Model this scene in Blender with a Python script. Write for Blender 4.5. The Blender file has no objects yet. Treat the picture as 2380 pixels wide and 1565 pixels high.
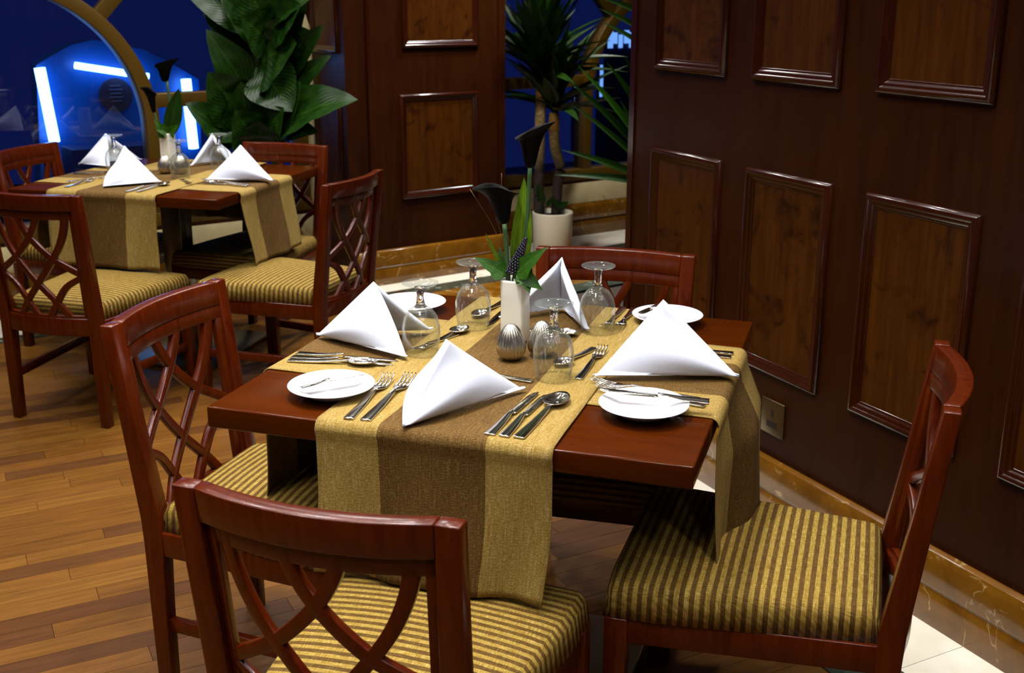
import bpy, bmesh, math, random
from mathutils import Vector, Matrix
random.seed(7)
R = math.radians
S = bpy.context.scene
COL = S.collection
# ------------------------------------------------------------------ camera
IW, IH = 2380, 1565
FPX, PITCH, ROLL, CH, SX, SY = 2595.93, .2706, -.0063, 1.4828, 37.1, -70.4
cam_d = bpy.data.cameras.new('camera'); cam = bpy.data.objects.new('camera', cam_d); COL.objects.link(cam)
cam_d.sensor_width = 36; cam_d.lens = FPX / IW * 36
cam_d.shift_x = -SX / IW; cam_d.shift_y = SY / IW
cam_d.clip_start = .05
cam_d.dof.use_dof = True; cam_d.dof.focus_distance = 2.15; cam_d.dof.aperture_fstop = 8
cam.matrix_world = Matrix.Translation((0, 0, CH)) @ Matrix.Rotation(math.pi / 2 - PITCH, 4, 'X') @ Matrix.Rotation(-ROLL, 4, 'Z')
S.camera = cam
S.view_settings.view_transform = 'Standard'; S.view_settings.look = 'None'
S.view_settings.gamma = 1; S.view_settings.use_curve_mapping = False
S.view_settings.exposure = -0.14
# ------------------------------------------------------------------ world + lamps
w = bpy.data.worlds.new('world'); S.world = w; w.use_nodes = True
w.node_tree.nodes['Background'].inputs[0].default_value = (.010, .022, .15, 1)
w.node_tree.nodes['Background'].inputs[1].default_value = .5
def lamp(x, y, z, power, size=.05, spread=150, col=(1, .955, .93)):
    l = bpy.data.lights.new('downlight_or_fill', 'AREA'); l.shape = 'DISK'; l.size = size
    l.energy = power; l.color = col; l.spread = R(spread)
    o = bpy.data.objects.new('downlight_or_fill', l); o.location = (x, y, z); COL.objects.link(o)
    return o
LAMPS = 0
for i in range(6):
    for j in range(7):
        x = -3.0 + i * .85 + (.4 if j % 2 else 0); y = -.6 + j * 1.0
        if x > .95 - (y - 2.5) * .5: continue
        lamp(x, y, 2.78, 6.2 if y < 4 else 6.0, .07, 125)
# small halogen spots in the ceiling round the near table
for k in range(14):
    a_ = k * 2 * math.pi / 14 + .2; lamp(-.25 + (1.0 + .35 * (k % 2)) * math.cos(a_), 2.1 + (1.0 + .35 * (k % 2)) * math.sin(a_), 2.85, .9, .035, 120)
# large soft lamps over each table, then others, some added as fill
lamp(-.35, 2.0, 2.75, 22, .35, 100)
lamp(-1.6, 4.2, 2.75, 15, .5, 110)
lamp(-1.6, .6, 2.75, 9, .5, 120)
lamp(-.75, 4.75, 2.7, 14, .3, 170)  # added fill lamp, brightens the pillar from in front
lamp(-.9, 3.3, 2.75, 7, .2, 170)
lamp(.35, 5.95, 2.75, 30, .2, 100)  # fill lamp added to brighten the sill, planter and marble base
lamp(-.15, 5.15, 2.7, 20, .2, 105)  # another added fill, aimed at lifting the pillar face
lamp(-1.3, 5.5, 2.8, 4, .2, 150)
# ------------------------------------------------------------------ geometry of the place
def ray(x, y):
    a = x - IW / 2 - SX; b = -(y - IH / 2 - SY)
    c, s = math.cos(ROLL), math.sin(ROLL)
    a, b = a * c + b * s, -a * s + b * c
    cp, sp = math.cos(PITCH), math.sin(PITCH)
    return Vector((a, FPX * cp + b * sp, -FPX * sp + b * cp)) / FPX
EYE = Vector((0, 0, CH))
def atz(x, y, z=0):
    d = ray(x, y); return EYE + d * ((z - CH) / d.z)
def aty(x, y, Y):
    d = ray(x, y); return EYE + d * (Y / d.y)
class Frame:            # a 2-D plan frame: origin, angle
    def __init__(s, ox, oy, ang): s.o = Vector((ox, oy, 0)); s.a = ang; s.e = Vector((math.cos(ang), math.sin(ang), 0)); s.m = Vector((-math.sin(ang), math.cos(ang), 0))
    def P(s, a, b, z=0): return s.o + s.e * a + s.m * b + Vector((0, 0, z))
    def hit(s, x, y, b=0):
        d = ray(x, y); n = s.m; t = (s.P(0, b) - EYE).dot(n) / d.dot(n); q = EYE + d * t
        return ((q - s.o).dot(s.e), q.z)
RW = Frame(.87, 2.7, R(-62.5))            # right wall, seen face at b=0, body b>0
BW = Frame(-.166, 6.184, R(35.5))         # pillar face b=0, window wall b=.42
TN = Frame(-.0317, 2.2275, -.2963)        # near table
TF = Frame(-1.483, 4.6282, -.2498)        # far table
# ------------------------------------------------------------------ materials
def mat(name, col=(.5, .5, .5), rough=.5, metal=0, spec=.5, coat=0, **k):
    m = bpy.data.materials.new(name); m.use_nodes = True
    b = m.node_tree.nodes['Principled BSDF']
    b.inputs['Base Color'].default_value = (*col, 1); b.inputs['Roughness'].default_value = rough
    b.inputs['Metallic'].default_value = metal; b.inputs['Specular IOR Level'].default_value = spec
    b.inputs['Coat Weight'].default_value = coat; b.inputs['Coat Roughness'].default_value = .12
    for kk, v in k.items(): b.inputs[kk.replace('_', ' ')].default_value = v
    m['b'] = 1
    return m
class NT:
    def __init__(s, m): s.t = m.node_tree; s.b = s.t.nodes['Principled BSDF']
    def n(s, ty, ins=None, **k):
        x = s.t.nodes.new(ty)
        for a, v in k.items(): setattr(x, a, v)
        for a, v in (ins or {}).items():
            if isinstance(v, bpy.types.NodeSocket): s.t.links.new(v, x.inputs[a])
            else: x.inputs[a].default_value = v
        return x
    def l(s, a, b): s.t.links.new(a, b)
    def ramp(s, fac, stops, interp='LINEAR'):
        r = s.t.nodes.new('ShaderNodeValToRGB'); s.l(fac, r.inputs[0]); c = r.color_ramp; c.interpolation = interp
        while len(c.elements) > 1: c.elements.remove(c.elements[-1])
        c.elements[0].position = stops[0][0]; c.elements[0].color = (*stops[0][1], 1)
        for p, q in stops[1:]:
            e = c.elements.new(p); e.color = (*q, 1)
        return r.outputs[0]
    def coords(s, scale=(1, 1, 1), kind='Object', rot=(0, 0, 0)):
        tc = s.n('ShaderNodeTexCoord'); mp = s.n('ShaderNodeMapping', {'Vector': tc.outputs[kind], 'Scale': scale, 'Rotation': rot})
        return mp.outputs[0]
    def noise(s, vec, scale=5, detail=4, rough=.55, dist=0):
        return s.n('ShaderNodeTexNoise', {'Vector': vec, 'Scale': scale, 'Detail': detail, 'Roughness': rough, 'Distortion': dist})
    def bump(s, h, strength=.2, dist=.002):
        b = s.n('ShaderNodeBump', {'Height': h, 'Strength': strength, 'Distance': dist}); s.l(b.outputs[0], s.b.inputs['Normal'])
    def mix(s, f, a, b, blend='MIX'):
        x = s.n('ShaderNodeMix', data_type='RGBA', blend_type=blend)
        for i, v in ((0, f), (6, a), (7, b)):
            if isinstance(v, bpy.types.NodeSocket): s.l(v, x.inputs[i])
            else: x.inputs[i].default_value = v if i == 0 else (*v, 1)
        return x.outputs[2]
def wood(name, dark, light, rough=.25, scale=(30, 30, 3), coat=.35, sp=.35):
    m = mat(name, light, rough, coat=coat); t = NT(m)
    v = t.coords(scale); n1 = t.noise(v, 1.5, 5, .6, .6)
    v2 = t.coords((1.3, 1.3, 1.3)); n2 = t.noise(v2, 2.0, 2)
    f = t.n('ShaderNodeMath', {0: n1.outputs[0], 1: n2.outputs[0]}, operation='ADD')
    c = t.ramp(f.outputs[0], [(.7, dark), (1.25, light)]) if False else t.ramp(n1.outputs[0], [(.3, dark), (.72, light)])
    c = t.mix(.35, c, t.ramp(n2.outputs[0], [(.35, dark), (.7, light)]))
    t.l(c, t.b.inputs['Base Color'])
    t.bump(n1.outputs[0], .02, .0001); t.b.inputs['Specular IOR Level'].default_value = sp
    return m
M = {}
M['chair'] = wood('mahogany_chair', (.034, .0022, .0002), (.088, .0125, .0006), .25, (45, 45, 5), .18, .28)
M['table'] = wood('mahogany_table', (.034, .0058, .0003), (.060, .0105, .0004), .14, (3, 30, 30), .04, .18)
M['wallwood'] = wood('panel_wood', (.016, .0026, .0002), (.031, .0074, .0004), .38, (22, 22, 2.2), .03, .16)
M['mould'] = wood('moulding_wood', (.016, .0024, .0004), (.030, .0050, .0008), .22, (22, 22, 3), .5)
# burl veneer with dark knots
m = mat('burl_veneer', (.2, .08, .02), .35, coat=.05, spec=.2); t = NT(m)
v = t.coords((1, 1, 1)); wr = t.noise(v, 9, 3, .5)
vv = t.n('ShaderNodeVectorMath', {0: v, 1: wr.outputs[1]}, operation='ADD')
gr = t.noise(t.coords((26, 26, 2.0)), 2, 5, .65, .5)
rnd = t.n('ShaderNodeObjectInfo')
sh = t.n('ShaderNodeVectorMath', {0: v}, operation='ADD'); t.l(rnd.outputs['Random'], sh.inputs[1])
kn = t.noise(sh.outputs[0], 7.5, 6, .62, 1.1)
kn2 = t.noise(sh.outputs[0], 30, 3, .6, .8)
base = t.ramp(gr.outputs[0], [(.3, (.030, .0075, .0003)), (.7, (.062, .0170, .0006))])
msk = t.ramp(kn.outputs[0], [(.53, (0, 0, 0)), (.64, (1, 1, 1))])
msk2 = t.ramp(kn2.outputs[0], [(.40, (.35, .35, .35)), (.62, (1, 1, 1))])
mm = t.mix(1.0, msk, msk2, 'MULTIPLY')
c = t.mix(mm, base, (.014, .0026, .0004)); t.l(c, t.b.inputs['Base Color']); M['burl'] = m
# floor plank
m = mat('oak_plank', (.3, .15, .05), .40, coat=.0, spec=.14); t = NT(m)
oi = t.n('ShaderNodeObjectInfo')
v = t.coords((4, 60, 1)); sh = t.n('ShaderNodeVectorMath', {0: v}, operation='ADD'); mul = t.n('ShaderNodeMath', {0: oi.outputs['Random'], 1: 57.0}, operation='MULTIPLY'); t.l(mul.outputs[0], sh.inputs[1])
g1 = t.noise(sh.outputs[0], 1.2, 6, .65, .4)
tone = t.ramp(oi.outputs['Random'], [(0, (0.1250, 0.0490, 0.0067)), (.2, (0.1500, 0.0625, 0.0092)), (.42, (0.1350, 0.0525, 0.0076)), (.55, (0.1700, 0.0750, 0.0118)), (.78, (0.1500, 0.0600, 0.0101)), (.8, (0.0850, 0.0310, 0.0076)), (.9, (0.0950, 0.0375, 0.0092)), (1, (0.0750, 0.0275, 0.0071))])
gg = t.ramp(g1.outputs[0], [(.3, (.55, .52, .5)), (.68, (.98, .95, .88))])
t.l(t.mix(1.0, tone, gg, 'MULTIPLY'), t.b.inputs['Base Color']); t.bump(g1.outputs[0], .08, .001); M['plank'] = m
# marbles
def marble(name, a, b, vein, sc=6, rough=.12, vw=.03, seed=0., tint=1.0):
    m = mat(name, a, rough, coat=.2); t = NT(m)
    v = t.coords((1, 1, 1)); oi = t.n('ShaderNodeObjectInfo'); s2 = t.n('ShaderNodeVectorMath', {0: v}, operation='ADD')
    mu = t.n('ShaderNodeMath', {0: oi.outputs['Random'], 1: 9.}, operation='MULTIPLY'); t.l(mu.outputs[0], s2.inputs[1])
    n1 = t.noise(s2.outputs[0], sc, 7, .62, .8); n2 = t.noise(s2.outputs[0], sc * .38, 4, .55, 1.2)
    c = t.ramp(n1.outputs[0], [(.32, a), (.66, b)])
    vm = t.n('ShaderNodeMath', {0: n2.outputs[0], 1: .5}, operation='SUBTRACT'); va = t.n('ShaderNodeMath', {0: vm.outputs[0]}, operation='ABSOLUTE')
    k = t.ramp(va.outputs[0], [(0, (1, 1, 1)), (vw, (0, 0, 0))])
    k2 = t.ramp(n1.outputs[0], [(.5, (0, 0, 0)), (.6, (1, 1, 1))])
    t.l(t.mix(t.mix(1., k, k2, 'MULTIPLY'), c, vein), t.b.inputs['Base Color'])
    return m
M['brownmarble'] = marble('brown_marble', (.095, .034, .002), (.165, .068, .005), (.40, .28, .12), 8, .14, .010)
M['creammarble'] = marble('cream_marble', (.46, .37, .18), (.58, .49, .27), (.38, .27, .09), 3, .15, .03)
M['whitemarble'] = marble('white_marble', (.66, .62, .50), (.74, .71, .60), (.60, .50, .33), 3, .14, .02)
M['greenmarble'] = marble('green_marble', (.012, .022, .016), (.045, .062, .045), (.22, .27, .22), 14, .12, .03)
# gold frames, glass, blue
M['gold'] = mat('bronze_frame', (.10, .052, .002), .4, .2)
M['glass'] = mat('window_glass', (1, 1, 1), .02)
g = M['glass'].node_tree; 
tr = g.nodes.new('ShaderNodeBsdfTransparent'); tr.inputs[0].default_value = (.62, .66, .80, 1)
gl = g.nodes.new('ShaderNodeBsdfGlossy'); gl.inputs['Roughness'].default_value = .01; gl.inputs[0].default_value = (1, 1, 1, 1)
mx = g.nodes.new('ShaderNodeMixShader')
def facing(g, lo, hi, pw):
    lw = g.nodes.new('ShaderNodeLayerWeight'); lw.inputs[0].default_value = .5
    p = g.nodes.new('ShaderNodeMath'); p.operation = 'POWER'; p.inputs[1].default_value = pw; g.links.new(lw.outputs['Facing'], p.inputs[0])
    a = g.nodes.new('ShaderNodeMath'); a.operation = 'MULTIPLY_ADD'; a.inputs[1].default_value = hi - lo; a.inputs[2].default_value = lo; g.links.new(p.outputs[0], a.inputs[0]); return a.outputs[0]
g.links.new(facing(g, .05, 1, 4), mx.inputs[0]); g.links.new(tr.outputs[0], mx.inputs[1]); g.links.new(gl.outputs[0], mx.inputs[2])
g.links.new(mx.outputs[0], g.nodes['Material Output'].inputs[0])
M['blue'] = mat('blue_panel', (.0, .085, .36), .45)
M['navy'] = mat('night_navy', (.004, .010, .10), .6)
M['dark'] = mat('dark_cloth', (.01, .008, .02), .7)
def emis(name, col, s):
    m = mat(name, (0, 0, 0), .5); b = m.node_tree.nodes['Principled BSDF']
    b.inputs['Emission Color'].default_value = (*col, 1); b.inputs['Emission Strength'].default_value = s; return m
M['neon'] = emis('neon_tube_light', (.20, .50, 1), 13)
M['screen'] = emis('blue_backlit_panel', (.22, .48, 1), 1.5)
# cloths
def cloth_runner():
    m = mat('runner_cloth', (.5, .3, .05), .85, spec=.2, Sheen_Weight=.0); t = NT(m)
    uv = t.n('ShaderNodeTexCoord').outputs['UV']; sp = t.n('ShaderNodeSeparateXYZ', {0: uv})
    st = t.ramp(sp.outputs[0], [(0, (0, 0, 0)), (.272, (1, 1, 1)), (.728, (0, 0, 0))], 'CONSTANT')
    a1 = t.noise(t.n('ShaderNodeMapping', {'Vector': uv, 'Scale': (24, 1300, 1)}).outputs[0], 1, 3, .6)
    a2 = t.noise(t.n('ShaderNodeMapping', {'Vector': uv, 'Scale': (420, 20, 1)}).outputs[0], 1, 3, .6)
    wv = t.n('ShaderNodeMath', {0: a1.outputs[0], 1: a2.outputs[0]}, operation='ADD')
    a3 = t.noise(t.n('ShaderNodeMapping', {'Vector': uv, 'Scale': (90, 520, 1)}).outputs[0], 1, 2)
    w2 = t.n('ShaderNodeMath', {0: wv.outputs[0], 1: a3.outputs[0]}, operation='ADD')
    w3 = t.n('ShaderNodeMath', {0: w2.outputs[0], 1: 3.}, operation='DIVIDE')
    ye = t.ramp(w3.outputs[0], [(.38, (.150, .088, .006)), (.5, (.212, .136, .026)), (.6, (.37, .28, .115))])
    br = t.ramp(w3.outputs[0], [(.38, (.040, .017, .002)), (.5, (.078, .038, .005)), (.62, (.18, .112, .028))])
    t.l(t.mix(st, ye, br), t.b.inputs['Base Color']); t.bump(w3.outputs[0], .45, .002)
    return m
M['runner'] = cloth_runner()
def cloth_seat():
    m = mat('striped_seat_fabric', (.5, .3, .05), .85, spec=.2, Sheen_Weight=.0); t = NT(m)
    uv = t.n('ShaderNodeTexCoord').outputs['UV']; sp = t.n('ShaderNodeSeparateXYZ', {0: uv})
    ml = t.n('ShaderNodeMath', {0: sp.outputs[1], 1: 1 / .0186}, operation='MULTIPLY'); fr = t.n('ShaderNodeMath', {0: ml.outputs[0]}, operation='FRACT')
    pg = t.n('ShaderNodeMath', {0: ml.outputs[0], 1: 2.0}, operation='MODULO')
    # broad light stripe / dark stripe, every second light stripe a little paler
    st = t.ramp(fr.outputs[0], [(0, (1, 1, 1)), (.06, (0, 0, 0)), (.50, (0, 0, 0)), (.56, (1, 1, 1)), (1, (1, 1, 1))])
    a = t.noise(t.n('ShaderNodeMapping', {'Vector': uv, 'Scale': (700, 60, 1)}).outputs[0], 1, 3, .6)
    b = t.noise(t.n('ShaderNodeMapping', {'Vector': uv, 'Scale': (40, 800, 1)}).outputs[0], 1, 3, .6)
    s = t.n('ShaderNodeMath', {0: a.outputs[0], 1: b.outputs[0]}, operation='ADD'); h = t.n('ShaderNodeMath', {0: s.outputs[0], 1: .5}, operation='MULTIPLY')
    ye = t.ramp(h.outputs[0], [(.36, (.13, .072, .005)), (.5, (.235, .150, .020)), (.64, (.42, .32, .10))])
    br = t.ramp(h.outputs[0], [(.36, (.035, .016, .001)), (.5, (.075, .037, .004)), (.66, (.16, .10, .02))])
    t.l(t.mix(st, ye, br), t.b.inputs['Base Color']); t.bump(h.outputs[0], .4, .002)
    return m
M['seat'] = cloth_seat()
m = mat('white_linen', (.57, .61, .72), .8, spec=.25, Sheen_Weight=.2, Subsurface_Weight=.12); t = NT(m)
m.node_tree.nodes['Principled BSDF'].inputs['Subsurface Radius'].default_value = (.01, .01, .01)
n = t.noise(t.coords((1, 1, 1)), 34, 3, .5); t.bump(n.outputs[0], .10, .004); M['linen'] = m
M['china'] = mat('white_china', (.62, .62, .66), .08, coat=.6)
M['vase'] = mat('cream_ceramic', (.66, .64, .55), .18, coat=.4)
M['pot'] = mat('cream_planter', (.66, .60, .44), .4)
M['steel'] = mat('polished_steel', (.62, .59, .52), .13, 1)
M['brushed'] = mat('brushed_steel', (.30, .32, .27), .3, 1)
m = mat('satin_silver', (.50, .47, .40), .26, 1); M['silver'] = m
M['black'] = mat('black_void', (.004, .004, .004), .4)
M['iron'] = mat('black_iron', (.008, .007, .007), .5)
m = mat('clear_glass', (1, 1, 1), 0.0, Transmission_Weight=1.0, IOR=1.48); m.node_tree.nodes['Principled BSDF'].inputs['Roughness'].default_value = .045; M['clear'] = m
def leafm(name, a, b, rough=.38):
    m = mat(name, a, rough, coat=.0, spec=.22); t = NT(m)
    uv = t.n('ShaderNodeTexCoord').outputs['UV']; sp = t.n('ShaderNodeSeparateXYZ', {0: uv})
    ab = t.n('ShaderNodeMath', {0: sp.outputs[0], 1: .5}, operation='SUBTRACT'); ab2 = t.n('ShaderNodeMath', {0: ab.outputs[0]}, operation='ABSOLUTE')
    rib = t.ramp(ab2.outputs[0], [(0, b), (.035, a)])
    v = t.n('ShaderNodeMath', {0: sp.outputs[1], 1: ab2.outputs[0]}, operation='SUBTRACT')
    wv = t.n('ShaderNodeMath', {0: v.outputs[0], 1: 75.}, operation='MULTIPLY'); sn = t.n('ShaderNodeMath', {0: wv.outputs[0]}, operation='SINE')
    nn = t.noise(t.n('ShaderNodeMapping', {'Vector': uv, 'Scale': (4, 4, 1)}).outputs[0], 2, 4)
    c = t.mix(t.ramp(nn.outputs[0], [(.35, (0, 0, 0)), (.75, (.6, .6, .6))]), rib, b)
    t.l(c, t.b.inputs['Base Color']); t.bump(sn.outputs[0], .25, .002)
    b_ = t.b; b_.inputs['Subsurface Weight'].default_value = 0
    return m
M['leaf_dark'] = leafm('dieffenbachia_leaf', (.0026, .015, .0006), (.014, .048, .0018))
M['leaf_sword'] = leafm('dracaena_leaf', (.003, .015, .0006), (.014, .042, .0020), .35)
M['leaf_bright'] = leafm('spear_leaf', (.05, .115, .003), (.17, .26, .010), .4)
M['leaf_ivy'] = leafm('ivy_leaf', (.010, .048, .0015), (.035, .11, .004), .38)
M['stem'] = mat('green_stem', (.035, .085, .025), .5)
M['calla'] = mat('black_calla', (.0010, .0009, .0010), .5, spec=.06)
M['muscari'] = mat('dark_violet_berries', (.016, .010, .030), .3)
M['straw'] = mat('dry_grass', (.12, .07, .02), .7)
m = mat('cane_bark', (.3, .18, .06), .8); t = NT(m)
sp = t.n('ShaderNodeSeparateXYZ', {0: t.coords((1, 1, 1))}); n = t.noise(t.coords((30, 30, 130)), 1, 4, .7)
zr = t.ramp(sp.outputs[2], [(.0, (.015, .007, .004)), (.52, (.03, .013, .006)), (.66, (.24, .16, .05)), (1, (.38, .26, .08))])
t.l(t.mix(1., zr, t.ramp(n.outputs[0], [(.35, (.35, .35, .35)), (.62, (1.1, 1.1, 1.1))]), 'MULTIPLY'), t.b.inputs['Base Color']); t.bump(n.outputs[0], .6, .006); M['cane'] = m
M['canetop'] = mat('cane_crown', (.36, .19, .025), .7)
M['soil'] = mat('potting_soil', (.012, .009, .006), .9)
M['ceiling'] = mat('ceiling_paint', (.06, .025, .010), .8)
M['plaster'] = mat('far_wall', (.04, .015, .005), .7)
M['bronze_plate'] = mat('brass_socket_plate', (.12, .085, .035), .3, .8)
# ------------------------------------------------------------------ mesh helpers
def mesh_from(name, verts, faces, m=None, smooth=False, uvs=None):
    me = bpy.data.meshes.new(name); me.from_pydata([tuple(v) for v in verts], [], faces); me.update()
    if m: me.materials.append(m)
    if smooth:
        for p in me.polygons: p.use_smooth = True
    if uvs:
        u = me.uv_layers.new(name='UVMap')
        for p in me.polygons:
            for li in p.loop_indices: u.data[li].uv = uvs[me.loops[li].vertex_index]
    return me
def link(name, me, parent=None, loc=None, rot=None):
    o = bpy.data.objects.new(name, me); COL.objects.link(o)
    if parent: o.parent = parent
    if loc is not None: o.location = loc
    if rot is not None: o.rotation_euler = rot
    return o
def bev(o, w=.003, seg=2, ang=30):
    b = o.modifiers.new('bevel', 'BEVEL'); b.width = w; b.segments = seg; b.limit_method = 'ANGLE'; b.angle_limit = R(ang)
    for p in o.data.polygons: p.use_smooth = True
    b.harden_normals = False
    return o
def solid(o, t, off=0):
    s = o.modifiers.new('solid', 'SOLIDIFY'); s.thickness = t; s.offset = off; return o
def sub(o, n=1):
    s = o.modifiers.new('sub', 'SUBSURF'); s.levels = n; s.render_levels = n; return o
class MB:
    def __init__(s): s.v = []; s.f = []
    def loft(s, rings, closed_ring=True, cap=True):
        n = len(rings[0]); b = len(s.v)
        for r in rings: s.v += [Vector(q) for q in r]
        for i in range(len(rings) - 1):
            for j in range(n if closed_ring else n - 1):
                k = (j + 1) % n; s.f.append((b + i * n + j, b + i * n + k, b + (i + 1) * n + k, b + (i + 1) * n + j))
        if cap and closed_ring:
            s.f.append(tuple(b + j for j in reversed(range(n)))); s.f.append(tuple(b + (len(rings) - 1) * n + j for j in range(n)))
        return s
    def box(s, x0, x1, y0, y1, z0, z1, T=None):
        T = T or (lambda x, y, z: Vector((x, y, z)))
        return s.loft([[T(x0, y0, z), T(x1, y0, z), T(x1, y1, z), T(x0, y1, z)] for z in (z0, z1)])
    def tube(s, pts, rad, n=10, cap=True):
        pts = [Vector(p) for p in pts]; rings = []
        for i, p in enumerate(pts):
            d = (pts[min(i + 1, len(pts) - 1)] - pts[max(i - 1, 0)]).normalized()
            u = d.cross(Vector((0, 0, 1))); u = u.normalized() if u.length > .01 else Vector((1, 0, 0)); v_ = u.cross(d)
            r = rad[i] if isinstance(rad, (list, tuple)) else rad
            rings.append([p + (u * math.cos(a) + v_ * math.sin(a)) * r for a in [2 * math.pi * k / n for k in range(n)]])
        return s.loft(rings, True, cap)
    def me(s, name, m, smooth=False):
        e = mesh_from(name, s.v, s.f, m, smooth)
        bm = bmesh.new(); bm.from_mesh(e); bmesh.ops.recalc_face_normals(bm, faces=bm.faces); bm.to_mesh(e); bm.free(); return e
    def obj(s, name, m, parent=None, smooth=False, loc=None, rot=None): return link(name, s.me(name, m, smooth), parent, loc, rot)
def lathe(name, prof, m, parent=None, n=40, flute=0, loc=None):
    v = []; f = []
    for (r, z) in prof:
        for k in range(n):
            a = 2 * math.pi * k / n; rr = r
            if flute: rr = r * (1 - .07 * abs(math.sin(flute * a / 2)) ** 3)
            v.append((rr * math.cos(a), rr * math.sin(a), z))
    for i in range(len(prof) - 1):
        for k in range(n):
            j = (k + 1) % n; f.append((i * n + k, i * n + j, (i + 1) * n + j, (i + 1) * n + k))
    f.append(tuple(reversed(range(n)))) ; f.append(tuple((len(prof) - 1) * n + k for k in range(n)))
    return link(name, mesh_from(name, v, f, m, True), parent, loc)
def tag(o, label, cat, group=None):
    o['label'] = label; o['category'] = cat
    if group: o['group'] = group
    return o
def empty(name, loc, rz, label, cat, group=None):
    o = bpy.data.objects.new(name, None); o.empty_display_size = .05; COL.objects.link(o); o.location = loc; o.rotation_euler = (0, 0, rz)
    return tag(o, label, cat, group)
def struct(o): o['kind'] = 'structure'; return o
def kids(o): return [c for c in bpy.data.objects if c.parent == o]
def copy_tree(o, parent=None):
    c = o.copy(); COL.objects.link(c); c.parent = parent
    for k in o.children: copy_tree(k, c)
    return c
def catmull(pts, n=6):
    out = []; P = [Vector(p) for p in pts]; P = [P[0] * 2 - P[1]] + P + [P[-1] * 2 - P[-2]]
    for i in range(1, len(P) - 2):
        for k in range(n):
            t = k / n; a, b, c, d = P[i - 1:i + 3]
            out.append(.5 * ((2 * b) + (c - a) * t + (2 * a - 5 * b + 4 * c - d) * t * t + (3 * b - a - 3 * c + d) * t ** 3))
    out.append(P[-2]); return out
# ================================================================== STRUCTURE
# floor slab
mb = MB(); mb.box(-5, 3, -1.5, 9, -.06, -.012)
floor = struct(mb.obj('floor', mat('subfloor', (.02, .01, .005), .8)))
# planks: boards run square to the right wall; rows counted along RW.e
PL = Frame(RW.o.x, RW.o.y, RW.a - math.pi / 2)  # e points away from the wall into the room, m along wall
pm = {}
for L in (.45, .62, .80):
    pm[L] = MB().box(0, L - .0012, 0, .0672, -.012, 0).me('plank', M['plank'])
def inview(p, mg=60):
    v = p - EYE; cp, sp = math.cos(PITCH), math.sin(PITCH)
    d = v.y * cp - v.z * sp
    if d < .2: return False
    u = v.y * sp + v.z * cp; x = IW / 2 + SX + v.x / d * FPX; y = IH / 2 + SY - u / d * FPX
    return -mg < x < IW + mg and -mg < y < IH + mg
cand = []
for row in range(-70, 40):
    b = row * .0684; a = .375 - random.random() * .6
    while a < 5.2:
        L = random.choice((.45, .62, .80)); p = PL.P(a, b)
        q = PL.P(a + L, b); mid = PL.P(a + L / 2, b + .03)
        bw = (mid - BW.o).dot(BW.m)
        if bw < .3 and a + L > .36 and mid.y > -.6 and mid.x > -4.5:
            cand.append((mid.length, a, b, L, any(inview(PL.P(a + L * k / 4, b + .03)) for k in range(5))))
        a += L
cand.sort(key=lambda c: c[0])
nv = 0; rest = MB()
for dist, a, b, L, vis in cand:
    if vis and nv < 300:
        o = link('plank', pm[L], floor, PL.P(a, b), (0, 0, PL.a)); nv += 1
    else:
        rest.box(a, a + L - .0012, b, b + .0672, -.012, 0, PL.P)
o = rest.obj('plank', M['plank'], floor); o['kind'] = 'stuff'
# marble borders on the floor: (frame, b range, a range, material)
def tiles(F, a0, a1, b0, b1, L, m, z, name='tile'):
    n = max(1, round((a1 - a0) / L)); st = (a1 - a0) / n
    me = MB().box(0, st - .0015, 0, b1 - b0 - .001, -.006, 0).me(name, m)
    for k in range(n): link(name, me, floor, F.P(a0 + k * st, b0, z), (0, 0, F.a))
# along the right wall
tiles(RW, -1.40, 1.0, -.225, .02, .6, M['whitemarble'], .0045)
tiles(RW, -1.55, 1.0, -.375, -.225, .45, M['greenmarble'], .0040)
# return of the borders round the end of the right wall
tiles(RW, -1.40, -1.16, .02, 1.6, .6, M['whitemarble'], .0043)
tiles(RW, -1.55, -1.40, -.375, 1.6, .45, M['greenmarble'], .0038)
# along the pillar and under the windows
tiles(BW, -.95, .05, -.155, .02, .5, M['whitemarble'], .0034)
tiles(BW, .05, 3.0, .08, .42, .55, M['whitemarble'], .0036)
tiles(BW, -1.08, .05, -.285, -.155, .45, M['greenmarble'], .0030)
tiles(BW, .05, 2.4, -.05, .08, .45, M['greenmarble'], .0030)
tiles(BW, -.62, .9, -.56, -.285, .42, M['brownmarble'], .0020)
tiles(BW, -.62, .9, -.69, -.56, .45, M['greenmarble'], .0026)
tiles(BW, .05, .9, -.285, -.05, .42, M['brownmarble'], .0020)
tiles(BW, -4.2, -.95, .10, .42, .6, M['whitemarble'], .0036)
tiles(BW, -4.2, -1.08, .02, .10, .45, M['greenmarble'], .0030)
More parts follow.
